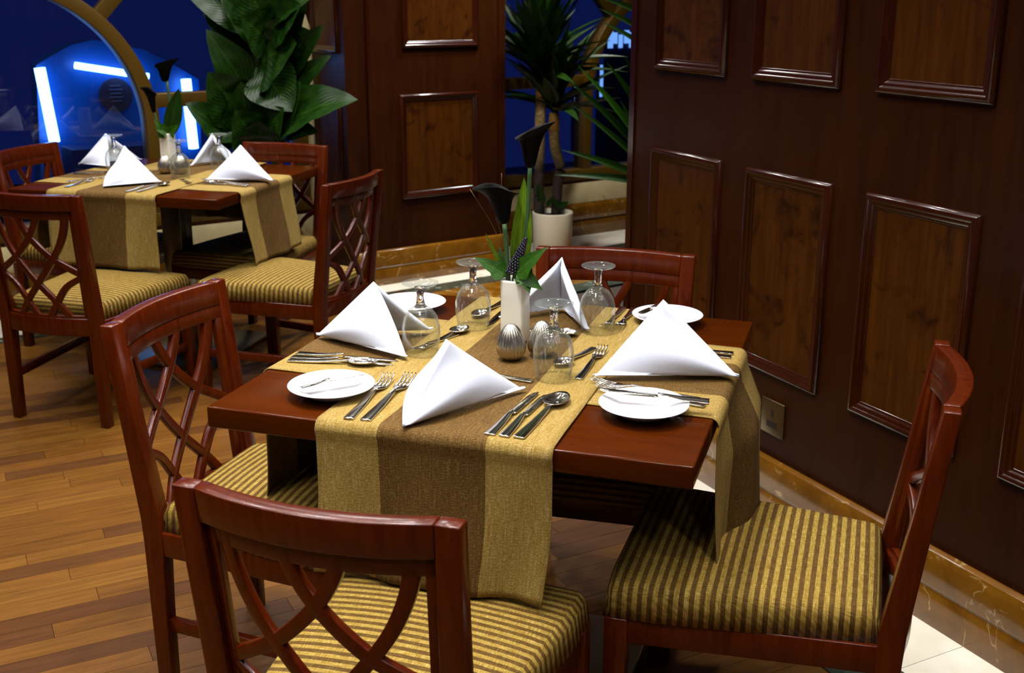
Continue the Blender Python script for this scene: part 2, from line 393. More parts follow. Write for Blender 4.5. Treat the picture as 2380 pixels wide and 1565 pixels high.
# ---- panelled walls
def moulding(F, s0, s1, z0, z1, parent, bfront=0):
    # picture-frame moulding proud of the wall, mitred, with a stepped profile
    prof = [(0, 0), (.0, -.008), (.006, -.016), (.014, -.018), (.020, -.012), (.026, -.012), (.032, -.006), (.037, -.006), (.040, 0.004)]
    rings = []
    for (cx, cz, dx, dz) in ((s0, z0, 1, 1), (s1, z0, -1, 1), (s1, z1, -1, -1), (s0, z1, 1, -1)):
        rings.append([F.P(cx + dx * q, bfront + b, cz + dz * q) for q, b in prof])
    rings.append(rings[0])
    mb = MB(); mb.loft(rings, False, False)
    o = mb.obj('moulding', M['mould'], parent, True)
    for p in o.data.polygons: p.use_smooth = False
    bev(o, .0015, 1, 20); return o
def panel(F, s0, s1, z0, z1, wall, bfront=0):
    mb = MB(); mb.box(s0 + .035, s1 - .035, bfront - .003, bfront + .01, z0 + .035, z1 - .035, F.P)
    p = mb.obj('panel', M['burl'], wall); moulding(F, s0, s1, z0, z1, p, bfront)
mb = MB(); mb.box(-1.16, 3.2, 0, .32, .0, 3.0, RW.P)
wr = struct(mb.obj('wall_right', M['wallwood']))
for s0, s1 in ((-1.015, -.652), (-.530, -.180), (-.054, .296), (.422, .772), (.90, 1.25)):
    panel(RW, s0, s1, .444, 1.022, wr); panel(RW, s0, s1, 1.262, 1.86, wr); panel(RW, s0, s1, 2.1, 2.7, wr)
mb = MB(); mb.box(-1.16, -1.13, -.006, 0, .2, 3, RW.P); mb.obj('edge_strip', M['mould'], wr)
def skirting(name, F, a0, a1, bf, m, h=.2):
    prof = [(0, 0), (0, -.022), (h * .46, -.022), (h * .50, -.018), (h * .54, -.024), (h * .86, -.024), (h * .97, -.018), (h, -.006), (h, 0)]
    mb = MB(); mb.loft([[F.P(a, bf + b, z) for z, b in prof] for a in (a0, a1)], True, True)
    o = struct(mb.obj(name, m)); bev(o, .002, 2); return o
skirting('baseboard_right', RW, -1.17, 3.2, 0, M['brownmarble'])
skirting('baseboard_center', BW, -.914, .05, 0, M['brownmarble'], .19)
# pillar
PF = Frame(*BW.P(-.784, 0).xy, BW.a)
mb = MB(); mb.box(0, .80, 0, .42, 0, 3, PF.P); mb.box(.80, .835, .012, .42, 0, 3, PF.P)
wc = struct(mb.obj('wall_center', M['wallwood']))
mb = MB(); mb.box(-.13, -.006, .015, .42, 0, 3, PF.P); mb.obj('side_board', M['wallwood'], wc)
mb = MB(); mb.box(-.012, .004, -.006, .02, .19, 3, PF.P); mb.obj('edge_strip', M['mould'], wc)
mb = MB(); mb.box(.775, .783, -.004, .0, .19, 3, PF.P); mb.obj('edge_strip', M['mould'], wc)
panel(PF, .165, .645, .445, .992, wc); panel(PF, .185, .650, 1.222, 1.80, wc); panel(PF, .185, .650, 2.05, 2.65, wc)
LF = Frame(*PF.P(-.13, 0).xy, BW.a - math.pi / 2)
panel(LF, -.37, -.07, 1.20, 1.85, wc); panel(LF, -.37, -.07, .45, .98, wc)
# ---- window wall
WC1, WC2, ZC = -2.456, 1.66, .85
BF = .42
mb = MB()
def arch_fill(c, Ro, top, a0, a1):
    N = 36; pts = [(c + Ro * math.cos(math.pi * (1 - k / N)), ZC + Ro * math.sin(math.pi * (1 - k / N))) for k in range(N + 1)]
    for (x0, z0), (x1, z1) in zip(pts, pts[1:]):
        mb.loft([[BW.P(x0, BF, z0), BW.P(x1, BF, z1), BW.P(x1, BF, top), BW.P(x0, BF, top)], [BW.P(x0, BF + .25, z0), BW.P(x1, BF + .25, z1), BW.P(x1, BF + .25, top), BW.P(x0, BF + .25, top)]])
arch_fill(WC1, 1.60, 3, 0, 0); arch_fill(WC2, 1.60, 3, 0, 0)
mb.box(WC1 + 1.60, WC2 - 1.60, BF, BF + .25, 0, 3, BW.P); mb.box(-5.2, WC1 - 1.60, BF, BF + .25, 0, 3, BW.P); mb.box(WC2 + 1.6, 4.5, BF, BF + .25, 0, 3, BW.P)
mb.box(WC1 - 1.6, WC1 + 1.6, BF, BF + .25, 0, .36, BW.P); mb.box(WC2 - 1.6, WC2 + 1.6, BF, BF + .25, 0, .36, BW.P)
wb = struct(mb.obj('wall_back', M['wallwood']))
panel(BW, -.78, -.42, 1.15, 1.75, wb, BF)
for i, c in enumerate((WC1, WC2)):
    wn = struct(bpy.data.objects.new('window_%d' % (i + 1), None)); COL.objects.link(wn)
    def ring(name, ri, ro, b0, b1, m, zb, parent):
        N = 56; rings = []
        pts = [(1., zb - ZC)] + [(math.cos(math.pi * k / N), math.sin(math.pi * k / N)) for k in range(N + 1)] + [(-1., zb - ZC)]
        for k, (cx, cz) in enumerate(pts):
            e = k in (0, len(pts) - 1)
            rings.append([BW.P(c + cx * r, b, ZC + (cz if e else cz * r)) for r, b in ((ri, b0), (ro, b0), (ro, b1), (ri, b1))])
        q = MB(); q.loft(rings, True, True); o = q.obj(name, m, parent); bev(o, .004, 2, 40); return o
    ring('arch_trim', 1.52, 1.61, BF - .03, BF + .2, M['creammarble'], .36, wn)
    ring('outer_frame', 1.45, 1.52, BF + .01, BF + .10, M['gold'], .43, wn)
    ring('inner_ring', .668, .735, BF + .0, BF + .10, M['gold'], .43, wn)
    q = MB(); q.box(c - 1.52, c + 1.52, BF + .0, BF + .12, .36, .43, BW.P); bev(q.obj('bottom_rail', M['gold'], wn), .004)
    for sg in (-1, 1):
        q = MB(); x0, x1 = sorted((c + sg * .70, c + sg * 1.47)); q.box(x0, x1, BF + .015, BF + .085, .945, 1.015, BW.P); bev(q.obj('mullion', M['gold'], wn), .004)
        for an in (47, 90):
            if an == 90 and sg == 1: continue
            ca, sa = math.cos(R(an)) * sg, math.sin(R(an)); q = MB()
            q.loft([[BW.P(c + ca * r - sa * h, b, ZC + sa * r + ca * h) for h, b in ((-.034, BF + .015), (.034, BF + .015), (.034, BF + .085), (-.034, BF + .085))] for r in (.70, 1.48)])
            bev(q.obj('mullion', M['gold'], wn), .004)
    N = 48; vs = [BW.P(c + 1.47 * math.cos(math.pi * k / N), BF + .05, ZC + 1.47 * math.sin(math.pi * k / N)) for k in range(N + 1)] + [BW.P(c - 1.47, BF + .05, .42), BW.P(c + 1.47, BF + .05, .42)]
    link('pane', mesh_from('pane', vs, [tuple(range(len(vs)))], M['glass']), wn)
    # stone sill: cream course over brown marble base
    prof = [(0, -.02), (.10, -.02), (.108, -.012), (.112, -.026), (.19, -.026), (.215, -.01), (.215, .05), (0, .05)]
    q = MB(); q.loft([[BW.P(a, BF + b, z) for z, b in prof] for a in (c - 1.60, c + 1.60)])
    bev(struct(q.obj('baseboard_back', M['brownmarble'])), .003)
    prof = [(.215, -.012), (.30, -.008), (.345, .0), (.362, .02), (.362, .08), (.215, .08)]
    q = MB(); q.loft([[BW.P(a, BF + b, z) for z, b in prof] for a in (c - 1.60, c + 1.60)])
    bev(struct(q.obj('trim_%d' % (i + 1), M['creammarble'])), .003)
# ---- ceiling and the unseen rest of the room
mb = MB(); mb.box(-5, 3.2, -1.6, 9, 3.0, 3.1); struct(mb.obj('ceiling', M['ceiling']))
mb = MB(); mb.box(-5, 3.2, -1.6, -1.5, 0, 3); struct(mb.obj('wall_front', M['plaster']))
mb = MB(); mb.box(3.1, 3.2, -1.6, 9, 0, 3); struct(mb.obj('wall_side', M['plaster']))
mb = MB(); mb.box(-5.05, -4.95, -1.5, 4, 0, 3); struct(mb.obj('wall_left', M['plaster']))
# ---- night outside: blue neon stand seen through window_1
def ob(x, y, b): s, z = BW.hit(x, y, b); return s, z
NB = 1.75
t = empty('neon_stand', BW.P(-2.3, NB, 0), BW.a, 'blue kiosk with glowing blue white neon tubes outside the arched window behind the table', 'kiosk')
def NL(s, b, z): return Vector((s + 2.3, b - NB, z))
outline = [(84, 420), (84, 152), (120, 130), (165, 105), (215, 93), (262, 98), (300, 110), (330, 114), (385, 140), (440, 172), (462, 185), (466, 420)]
pts = [ob(x, y, NB) for x, y in outline]
q = MB(); q.loft([[NL(s, b, max(z, 0) if k not in (0, len(pts) - 1) else 0) for k, (s, z) in enumerate(pts)] for b in (NB, NB + .15)]); q.obj('back_panel', M['blue'], t)
for (p0, p1, r0) in (((92, 158), (127, 330), .030), ((174, 152), (345, 178), .020), ((432, 184), (450, 345), .030)):
    a = ob(*p0, NB - .07); b = ob(*p1, NB - .07)
    q = MB(); q.tube([NL(a[0], NB - .07, a[1]), NL(b[0], NB - .07, b[1])], r0, 14); q.obj('neon_tube', M['neon'], t, True)
s_, z_ = ob(270, 221, NB - .03); q = MB()
q.loft([[NL(s_ + .098 * math.cos(k * math.pi / 20), b, z_ + .098 * math.sin(k * math.pi / 20)) for k in range(40)] for b in (NB - .03, NB - .015)]); dd = q.obj('round_sign', mat('round_sign_brown', (.035, .028, .05), .4), t)
for k in range(5):
    q = MB(); hw = .03 + .008 * (k % 2); q.box(s_ - hw, s_ + hw, NB - .034, NB - .03, z_ + .05 - k * .022, z_ + .058 - k * .022, NL); q.obj('stripe', mat('sign_grey_stripe', (.10, .10, .16), .5), dd)
q = MB(); a = ob(150, 343, NB - .2); b = ob(350, 343, NB - .2); q.box(a[0], b[0], NB - .35, NB - .12, 0, a[1], NL); q.obj('counter', M['navy'], t)
q = MB(); q.box(-6.5, 5.5, .8, 3.4, -.1, -.05, BW.P); struct(q.obj('floor_outside', M['navy']))
# blue lit shop fronts seen through window_2
for k, (x0, y0, x1, y1) in enumerate(((1412, 70, 1475, 112), (1393, 150, 1418, 225), (1396, 345, 1430, 385), (1335, 200, 1350, 250))):
    a = ob(x0, y1, 2.6 + .35 * k); b = ob(x1, y0, 2.6 + .35 * k)
    e = empty('lit_panel', BW.P((a[0] + b[0]) / 2, 2.6 + .35 * k, 0), BW.a, ['blue backlit panel high behind the slim leaved plant', 'blue backlit strip right of the arched window ring', 'low blue backlit panel behind the plant leaf tips', 'small blue lit slip left of the bronze window ring'][k], 'light panel')
    hw = (b[0] - a[0]) / 2
    q = MB(); q.box(-hw, hw, 0, .05, 0, max(b[1], a[1] + .05)); q.obj('post', M['navy'], e)
    for g_ in range(5):
        w_ = 2 * hw / 5; zc0 = a[1] + (b[1] - a[1]) * (.25 if g_ % 2 else .0); q = MB(); q.box(-hw + g_ * w_, -hw + (g_ + .55 + .2 * (g_ % 3 == 0)) * w_, -.02, -.001, zc0, b[1] - (b[1] - a[1]) * .12 * (g_ % 3)); q.obj('light_strip', M['screen'], e)
# ================================================================== CHAIRS
HC, WT, RK, WB, HS, DD, WF = .8397, .4212, .0496, .3998, .4465, .5329, .498
ZS = .40
def yrear(z): return 0.0 if z < ZS else -RK * (z - ZS) / (HC - ZS)
def hw(z): return WB / 2 if z < ZS else WB / 2 + (WT - WB) / 2 * (z - ZS) / (HC - ZS)
def bp(u, z, off, bulge=.030):    # point in the back: u -1..1 between the posts
    k = min(1, max(0, (z - .33) / .25)); return Vector((u * (hw(z) - .036), yrear(z) - bulge * (1 - u * u) + off, z))
def build_chair():
    root = empty('dining_chair', (0, 0, 0), 0, 'x', 'chair')
    for sx in (-1, 1):
        # rear leg, one piece from foot to top
        rings = []
        for z, wd, dp, y0 in ((0, .032, .034, .006), (.20, .036, .038, .002), (.36, .038, .046, .0), (.42, .038, .046, -.003), (.62, .037, .036, yrear(.62)), (HC, .036, .029, yrear(HC))):
            xo = sx * hw(z); xi = xo - sx * wd; rings.append([(xo, y0, z), (xo, y0 + dp, z), (xi, y0 + dp, z), (xi, y0, z)])
        bev(MB().loft(rings).obj('back_post', M['chair'], root), .003)
        rings = []
        for z, wd in ((0, .030), (.15, .036), (.33, .044), (.385, .044)):
            xo = sx * (WF / 2 - .006); yo = DD - .008; rings.append([(xo, yo, z), (xo - sx * wd, yo, z), (xo - sx * wd, yo - wd, z), (xo, yo - wd, z)])
        bev(MB().loft(rings).obj('leg', M['chair'], root), .003)
        # side apron
        a = (sx * (WB / 2 - .004), .03); b = (sx * (WF / 2 - .012), DD - .04)
        bev(MB().loft([[(a[0], a[1], z0), (b[0], b[1], z0), (b[0] - sx * .022, b[1], z0), (a[0] - sx * .022, a[1], z0)] for z0 in (.333, .388)]).obj('side_rail', M['chair'], root), .002)
        a = (sx * (WB / 2 - .010), .03); b = (sx * (WF / 2 - .018), DD - .04)
        bev(MB().loft([[(a[0], a[1], z0), (b[0], b[1], z0), (b[0] - sx * .018, b[1], z0), (a[0] - sx * .018, a[1], z0)] for z0 in (.150, .180)]).obj('stretcher', M['chair'], root), .002)
    bev(MB().box(-WF / 2 + .04, WF / 2 - .04, DD - .034, DD - .012, .333, .388).obj('front_rail', M['chair'], root), .002)
    # curved rails
    def rail(name, z0, z1, off, th, bulge):
        N = 14; rings = []
        for k in range(N + 1):
            u = -1 + 2 * k / N
            rings.append([bp(u, z, off + o, bulge) for z, o in ((z0, 0), (z1, 0), (z1, th), (z0, th))])
        return bev(MB().loft(rings).obj(name, M['chair'], root), .003)
    rail('top_rail', HC - .054, HC, .0, .029, .030)
    rail('seat_rail', .338, .402, .004, .030, .024)
    # pierced lattice panel: frame members and crossing bars
    q = MB(); off = .0125; th = .0145; zt, zb = HC - .050, .398
    def bar(pts, w, n=5, th=th, off=off):
        P = catmull([(u, v, 0) for u, v in pts], n); rings = []
        S3 = [Vector((p.x * .165, zt + (zb - zt) * p.y, 0)) for p in P]
        for i, p in enumerate(S3):
            d = (S3[min(i + 1, len(S3) - 1)] - S3[max(i - 1, 0)]).normalized(); nn = Vector((-d.y, d.x, 0)) * w / 2
            ring_ = []
            for sgn, o in ((1, 0), (-1, 0), (-1, th), (1, th)):
                c = p + nn * sgn; ring_.append(bp(c.x / .165, c.y, off + o))
            rings.append(ring_)
        q.loft(rings)
    for pts in ([(-.80, -.02), (-.77, .14), (-.62, .32), (-.36, .49), (0, .68), (.36, .85), (.66, 1.02)],
                [(-.24, -.02), (-.20, .10), (0, .255), (.36, .42), (.70, .52), (1.0, .60)],
                [(-1.0, .60), (-.62, .70), (-.36, .85), (-.10, 1.02)]):
        bar(pts, .0215); bar([(-u, v) for u, v in pts], .0215)
    N = 14
    for zz0, zz1 in ((HC - .086, HC - .048), (.395, .412)):
        q.loft([[bp(-1 + 2 * k / N, z, off + o) for z, o in ((zz0, 0), (zz1, 0), (zz1, th), (zz0, th))] for k in range(N + 1)])
    for sg in (-1, 1):
        q.loft([[bp(u, z, off + o) for u, o in ((sg * .90, 0), (sg * 1.0, 0), (sg * 1.0, th), (sg * .90, th))] for z in (.40, .5, .6, .7, HC - .055)])
    bev(q.obj('lattice', M['chair'], root), .0025, 2)
    # cushion: domed, with wrapped sides; uv runs along the fabric
    v = []; uv = []; f = []; NX, NY = 24, 26
    prof = []
    def hwid(y): return WB / 2 - .012 + (WF / 2 + .002 - WB / 2 + .012) * min(1, max(0, (y - .04) / (DD - .06)))
    y0c, y1c = .036, DD + .004
    for j in range(NY + 1):
        tj = -1 + 2 * j / NY
        for i in range(NX + 1):
            ti = -1 + 2 * i / NX
            # map square to rounded plan, edges drop down
            def e(t):  # returns plan factor, drop angle
                a = abs(t); return (a / .86 * .955 if a < .86 else .955 + (a - .86) / .14 * .045) * (1 if t > 0 else -1)
            px_, py_ = e(ti), e(tj)
            r = .10; 
            # squircle rounding at the corners
            if py_ > 0: px2 = px_ * (1 - .045 * max(0, abs(py_) - .6) / .4 * px_ * px_); 
            else: px2 = px_
            py2 = py_ * (1 - .035 * max(0, abs(px_) - .6) / .4 * (1 if py_ > 0 else .2))
            yy = y0c + (py2 + 1) / 2 * (y1c - y0c); xx = px2 * hwid(yy)
            dome = .012 * (1 - px_ * px_) * (1 - py_ * py_) 
            dx = max(0, (abs(ti) - .80) / .20); dy = max(0, (abs(tj) - .80) / .20)
            dm = max(dx, dy) if True else 0; dm = min(1., (dx ** 3 + dy ** 3) ** (1 / 3))
            drop = .070 * (1 - math.sqrt(max(0, 1 - dm ** 2.2)))
            z = .448 + dome * 1.6 - drop - .004 * dm
            v.append((xx, yy, max(.386, z))); uv.append((xx + (ti * .02), yy + (.448 - z) * (1 if tj > 0 else -1) * (1 if dy > dx else 0) * .9))
    for j in range(NY):
        for i in range(NX):
            a = j * (NX + 1) + i; f.append((a, a + 1, a + NX + 2, a + NX + 1))
    loop = [i for i in range(NX + 1)] + [j * (NX + 1) + NX for j in range(1, NY + 1)] + [NY * (NX + 1) + i for i in range(NX - 1, -1, -1)] + [j * (NX + 1) for j in range(NY - 1, 0, -1)]
    f.append(tuple(reversed(loop)))
    o = link('seat_cushion', mesh_from('seat_cushion', v, f, M['seat'], True, uv), root)
    return root
CH0 = build_chair()
chairs = [
 ('A', -.2698, 1.3833, -.3033, 'carved dining chair seen from behind, in front of the near table', 'chairs round the near table'),
 ('B', -.7538, 2.3390, -1.8661, 'carved dining chair on the left side of the near table, over the plank floor', 'chairs round the near table'),
 ('C', .7162, 1.9020, 1.2688, 'carved dining chair seen side on between near table and panelled right wall', 'chairs round the near table'),
 ('D', .2201, 2.8355, 2.9029, 'carved dining chair at the back of the near table, facing the camera', 'chairs round the near table'),
 ('E', -1.6723, 3.7329, -.2716, 'carved dining chair seen from behind in front of the far table', 'chairs round the far table'),
 ('F', -.6765, 4.0975, 1.2158, 'carved dining chair right of the far table, in front of the wooden pillar', 'chairs round the far table'),
 ('G', -1.1065, 4.9876, 2.8264, 'carved dining chair behind the far table, before the broad leaved plant', 'chairs round the far table'),
 ('H', -2.1527, 4.8342, -1.815, 'carved dining chair at the far left of the far table, below the neon tube', 'chairs round the far table')]
for k, (n_, x, y, r, lab, grp) in enumerate(chairs):
    c = CH0 if k == 0 else copy_tree(CH0)
    c.location = (x, y, 0); c.rotation_euler = (0, 0, r); tag(c, lab, 'chair', 'dining chairs with carved lattice backs')
# ================================================================== TABLES
def make_table(F, lab):
    t = empty('dining_table', F.P(0, 0), F.a, lab, 'table')
    o = MB().box(-.4514, .4514, -.4428, .4428, .709, .750).obj('tabletop', M['table'], t); bev(o, .0035, 3)
    bev(MB().box(-.30, .30, -.30, .30, .680, .709).obj('underframe', M['iron'], t), .003)
    bev(MB().box(-.045, .045, -.045, .045, .016, .680).obj('column', M['brushed'], t), .004)
    bev(MB().box(-.27, .27, -.27, .27, 0.001, .017).obj('base_plate', M['brushed'], t), .004)
    return t
make_table(TN, 'square polished mahogany dining table in the foreground laid for four')
make_table(TF, 'square polished mahogany dining table in the background below the arched window')
def runner(F, along, half, zt, hang0, hang1, ctr, lab, seed, flare0=.02, flare1=.02, grp=None, halfw=.22, bulge=0.):
    """along='y' or 'x'; half=table half size in that direction; hang0 at the negative end, hang1 at the positive"""
    rnd = random.Random(seed); ph = [rnd.random() * 6.28 for _ in range(8)]
    path = []   # (pos along, z, hangdepth, side)
    def side(sg, hang, fl):
        out = []; rr = .020; NB_ = 7
        for k in range(NB_ + 1):
            a = math.pi / 2 * k / NB_; out.append((sg * (half - .006 + rr * math.sin(a) * .9), zt - rr * (1 - math.cos(a)), 0))
        n = 20
        for k in range(1, n + 1):
            d = (hang - rr) * k / n; out.append((sg * (half + .0075 + fl * (k / n) ** 1.3 * .6), zt - rr - d, k / n))
        return out
    left = side(-1, hang0, flare0)[::-1]; right = side(1, hang1, flare1)
    mid = [(-half + .01 + (2 * half - .02) * k / 30, zt, 0) for k in range(1, 30)]
    path = [(p, z, h, -1) for p, z, h in left] + [(p, z, 0, 0) for p, z, h in mid] + [(p, z, h, 1) for p, z, h in right]
    NW = 28; v = []; uv = []; f = []; L = 0; prev = None
    for (p, z, h, sd) in path:
        if prev is not None: L += math.hypot(p - prev[0], z - prev[1])
        prev = (p, z)
        for i in range(NW + 1):
            u = i / NW; xx = ctr + (u - .5) * 2 * halfw * (1 - .02 * h)
            rip = h * (.010 * math.sin(u * 9 + ph[0] + sd) + .005 * math.sin(u * 19 + ph[1] + h * 3)) 
            pp = p + (sd * (rip + .006 * h)); zz = z
            if sd == 1 and bulge: k_ = min(1, u / .62); pp += bulge * min(1, h * 3) * (k_ * k_ * (3 - 2 * k_)) * (1 - .15 * u)
            if h == 0: zz += .0006 * math.sin(u * 14 + p * 30 + ph[2])
            xx += h * .006 * math.sin(h * 5 + ph[3])
            q = F.P(xx, pp, zz) if along == 'y' else F.P(pp, xx, zz)
            v.append(q); uv.append((u, L))
    n = len(path)
    for j in range(n - 1):
        for i in range(NW):
            a = j * (NW + 1) + i; f.append((a, a + 1, a + NW + 2, a + NW + 1) if along == 'y' else (a, a + NW + 1, a + NW + 2, a + 1))
    o = link('table_runner', mesh_from('table_runner', v, f, M['runner'], True, uv))
    solid(o, .0022, 0); tag(o, lab, 'table runner', grp); return o
RG = 'striped table runners'
runner(TN, 'x', .4514, .7518, .30, .30, 0.0, 'yellow and brown striped runner laid left to right across the near table', 3, .01, .0, RG, .22, .050)
runner(TN, 'y', .4428, .7550, .286, .268, -.004, 'yellow and brown striped runner laid front to back over the near table', 5, .03, .02, RG)
runner(TF, 'x', .4514, .7518, .29, .29, -.06, 'yellow and brown striped runner hanging down the right side of the far table', 8, .02, .06, RG)
runner(TF, 'y', .4428, .7550, .285, .268, -.035, 'yellow and brown striped runner hanging down the front of the far table', 11, .02, .02, RG, .235)
ZT = .7570
# ================================================================== NAPKINS
def napkin(F, S, W1, W2, A, ha, lab, grp, curl=.012):
    """S spine foot, W1/W2 wing feet (table coordinates), A apex plan position, ha its height"""
    P3 = lambda q, z: F.P(q[0], q[1], z)
    v = []; f = []
    s = P3(S, ZT + .001); a = P3(A, ZT + ha)
    ctr = (P3(W1, ZT) + P3(W2, ZT)) / 2
    for W in (W1, W2):
        wv = P3(W, ZT + .001); nrm = (a - s).cross(wv - s).normalized()
        out = (s + wv) / 2 - ctr
        if nrm.dot(out) < 0: nrm = -nrm
        NT_, NR = 16, 14
        base = len(v); rows = []
        ins = -nrm
        for j in range(NT_ + 1):
            t_ = j / NT_; Fp = a.lerp(wv, t_)
            # free edge sags inwards a little so the wing is softly curved
            row = []
            prof = []
            for k in range(NR + 1):
                r = k / NR; prof.append((r, 0))
            gap = .013 * (.4 + .6 * math.sin(math.pi * min(1, t_ * 1.0)))+.004
            gap *= min(1, t_ / .14)
            for k in range(1, 5): 
                an = math.pi * k / 5; prof.append((1 + .030 * math.sin(an), gap * (1 - math.cos(an)) / 2))
            for k in range(NR + 1):
                r = 1 - k / NR * .92; prof.append((r, gap * (r ** .7)))
            for r, g_ in prof:
                q = s + (Fp - s) * r
                bul = .016 * math.sin(math.pi * min(1, r)) * math.sin(math.pi * t_) ** 2 + .004 * math.sin(math.pi * r * .9) * math.sin(3 * t_) * min(1, t_ * 3)
                q = q + nrm * bul + ins * g_
                # soft rise of the hem off the table
                q.z = max(q.z, ZT + .0012 + .0005 * j)
                row.append(q)
            rows.append(row)
        n = len(rows[0])
        for row in rows: v += row
        for j in range(NT_):
            for k in range(n - 1):
                q0 = base + j * n + k; f.append((q0, q0 + 1, q0 + n + 1, q0 + n))
    # rounded spine joining the two wings
    o = link('napkin', mesh_from('napkin', v, f, M['linen'], True)); solid(o, .0022, 0)
    tag(o, lab, 'napkin', grp); return o
NG = 'white folded linen napkins'
napkin(TN, (-.055, -.450), (.090, -.212), (-.116, -.232), (-.020, -.335), .128, 'white folded napkin standing nearest the camera on the near table', NG)
napkin(TN, (-.452, -.006), (-.205, -.100), (-.230, .110), (-.312, -.012), .134, 'white folded napkin at the left side of the near table, above three pieces of cutlery', NG)
napkin(TN, (.470, .000), (.205, -.094), (.240, .110), (.318, .000), .144, 'white folded napkin at the right side of the near table, largest in the photo', NG)
napkin(TN, (.004, .372), (-.110, .245), (.112, .215), (.012, .340), .134, 'white folded napkin at the back of the near table, open towards the vase', NG)
def uloc(x, y, z=ZT):
    q = atz(x, y, z) - TF.o; return (q.dot(TF.e), q.dot(TF.m))
def far_nap(l, a_, r_, back, lab):
    L, Rr = uloc(*l), uloc(*r_); c = ((L[0] + Rr[0]) / 2 + back[0] * .35, (L[1] + Rr[1]) / 2 + back[1] * .35)
    B = (L[0] + back[0], L[1] + back[1]) if len(back) < 3 else (Rr[0] + back[0], Rr[1] + back[1])
    return L, Rr, c, B
napkin(TF, uloc(240, 438), uloc(373, 427), (-.185, -.10), (-.105, -.17), .134, 'white folded napkin at the front of the far table', NG)
napkin(TF, uloc(636, 423), uloc(480, 422), (.26, .07), (.335, -.02), .136, 'white folded napkin at the right side of the far table', NG)
napkin(TF, uloc(183, 384), (-.365, .085), (-.36, .32), (-.46, .22), .128, 'white folded napkin at the left side of the far table, touching a glass', NG)
napkin(TF, (.02, .44), uloc(443, 388), (.12, .30), (0.0, .34), .132, 'white folded napkin at the back of the far table, right of the vase', NG)
# ================================================================== TABLEWARE
def glass_parts():
    def prof_me(name, prof, m, n=56):
        v = []; f = []
        for r, z in prof:
            for k in range(n): a = 2 * math.pi * k / n; v.append((r * math.cos(a), r * math.sin(a), z))
        for i in range(len(prof) - 1):
            for k in range(n): j = (k + 1) % n; f.append((i * n + k, i * n + j, (i + 1) * n + j, (i + 1) * n + k))
        me = mesh_from(name, v, f, m, True)
        bm = bmesh.new(); bm.from_mesh(me); bmesh.ops.remove_doubles(bm, verts=bm.verts, dist=1e-6); bmesh.ops.holes_fill(bm, edges=[e for e in bm.edges if e.is_boundary], sides=60); bmesh.ops.recalc_face_normals(bm, faces=bm.faces); bm.to_mesh(me); bm.free()
        for p in me.polygons: p.use_smooth = True
        return me
    bowl = [(.0352, .0004), (.0345, 0), (.0338, .0004), (.0366, .018), (.0394, .040), (.0388, .0600), (.0338, .0790), (.0238, .0920), (.0120, .0985), (.0004, .1000)]
    bowl = [(.0004, .0985), (.0120, .0970), (.0235, .0908), (.0330, .0780), (.0384, .0595), (.0391, .040), (.0362, .018), (.0334, .0004), (.0340, 0), (.0346, .0004), (.0375, .018), (.0405, .040), (.0400, .060), (.0350, .080), (.0250, .094), (.0140, .1012), (.0004, .1025)]
    stem = [(.0004, .1010), (.0135, .1014), (.0098, .106), (.0080, .116), (.0078, .128), (.0090, .138), (.0130, .1432), (.0004, .1440)]
    foot = [(.0004, .1436), (.0130, .1434), (.0240, .147), (.0350, .1495), (.0378, .1512), (.0380, .1528), (.0360, .1535), (.0240, .1518), (.0100, .1510), (.0004, .1508)]
    return [(nm, prof_me(nm, p, M['thin'] if nm == 'bowl' else M['thinfoot'] if nm == 'foot' else M['clear'])) for nm, p in (('bowl', bowl), ('stem', stem), ('foot', foot))]
def thin_glass(name, pw, dif):
    m = mat(name, (1, 1, 1), .02); g = m.node_tree
    tr = g.nodes.new('ShaderNodeBsdfTransparent'); tr.inputs[0].default_value = (.95, .96, .95, 1)
    gl = g.nodes.new('ShaderNodeBsdfGlossy'); gl.inputs['Roughness'].default_value = .015
    df = g.nodes.new('ShaderNodeBsdfDiffuse'); df.inputs[0].default_value = (.62, .68, .60, 1)  # pale diffuse colour stands in for bright highlights along the glass edges
    m2 = g.nodes.new('ShaderNodeMixShader'); m2.inputs[0].default_value = dif; mx = g.nodes.new('ShaderNodeMixShader')
    g.links.new(gl.outputs[0], m2.inputs[1]); g.links.new(df.outputs[0], m2.inputs[2])
    g.links.new(facing(g, .06, .95, pw), mx.inputs[0]); g.links.new(tr.outputs[0], mx.inputs[1]); g.links.new(m2.outputs[0], mx.inputs[2])
    g.links.new(mx.outputs[0], g.nodes['Material Output'].inputs[0]); return m
M['thin'] = thin_glass('thin_wine_glass', 3.6, .22); M['thinfoot'] = thin_glass('wine_glass_foot', 5.0, .16)
GP = glass_parts()
for F, a, b, lab in ((TN, .119, -.107, 'upturned stemmed wine glass nearest the camera, in front of the silver eggs'), (TN, -.189, -.040, 'upturned stemmed wine glass between the left napkin and the front napkin'), (TN, -.150, .174, 'upturned stemmed wine glass at the back left of the near table, left of the vase'), (TN, .126, .229, 'upturned stemmed wine glass at the back right of the near table, before the back napkin'),
                     (TF, -.285, .025, 'upturned wine glass at the left of the far table against a napkin'), (TF, .070, -.055, 'upturned wine glass in front of the vase on the far table'), (TF, .110, .195, 'upturned wine glass at the back right of the far table')):
    t = empty('wine_glass', F.P(a, b, ZT), 0, lab, 'wine glass', 'upturned wine glasses')
    for nm, me in GP: link(nm, me, t)
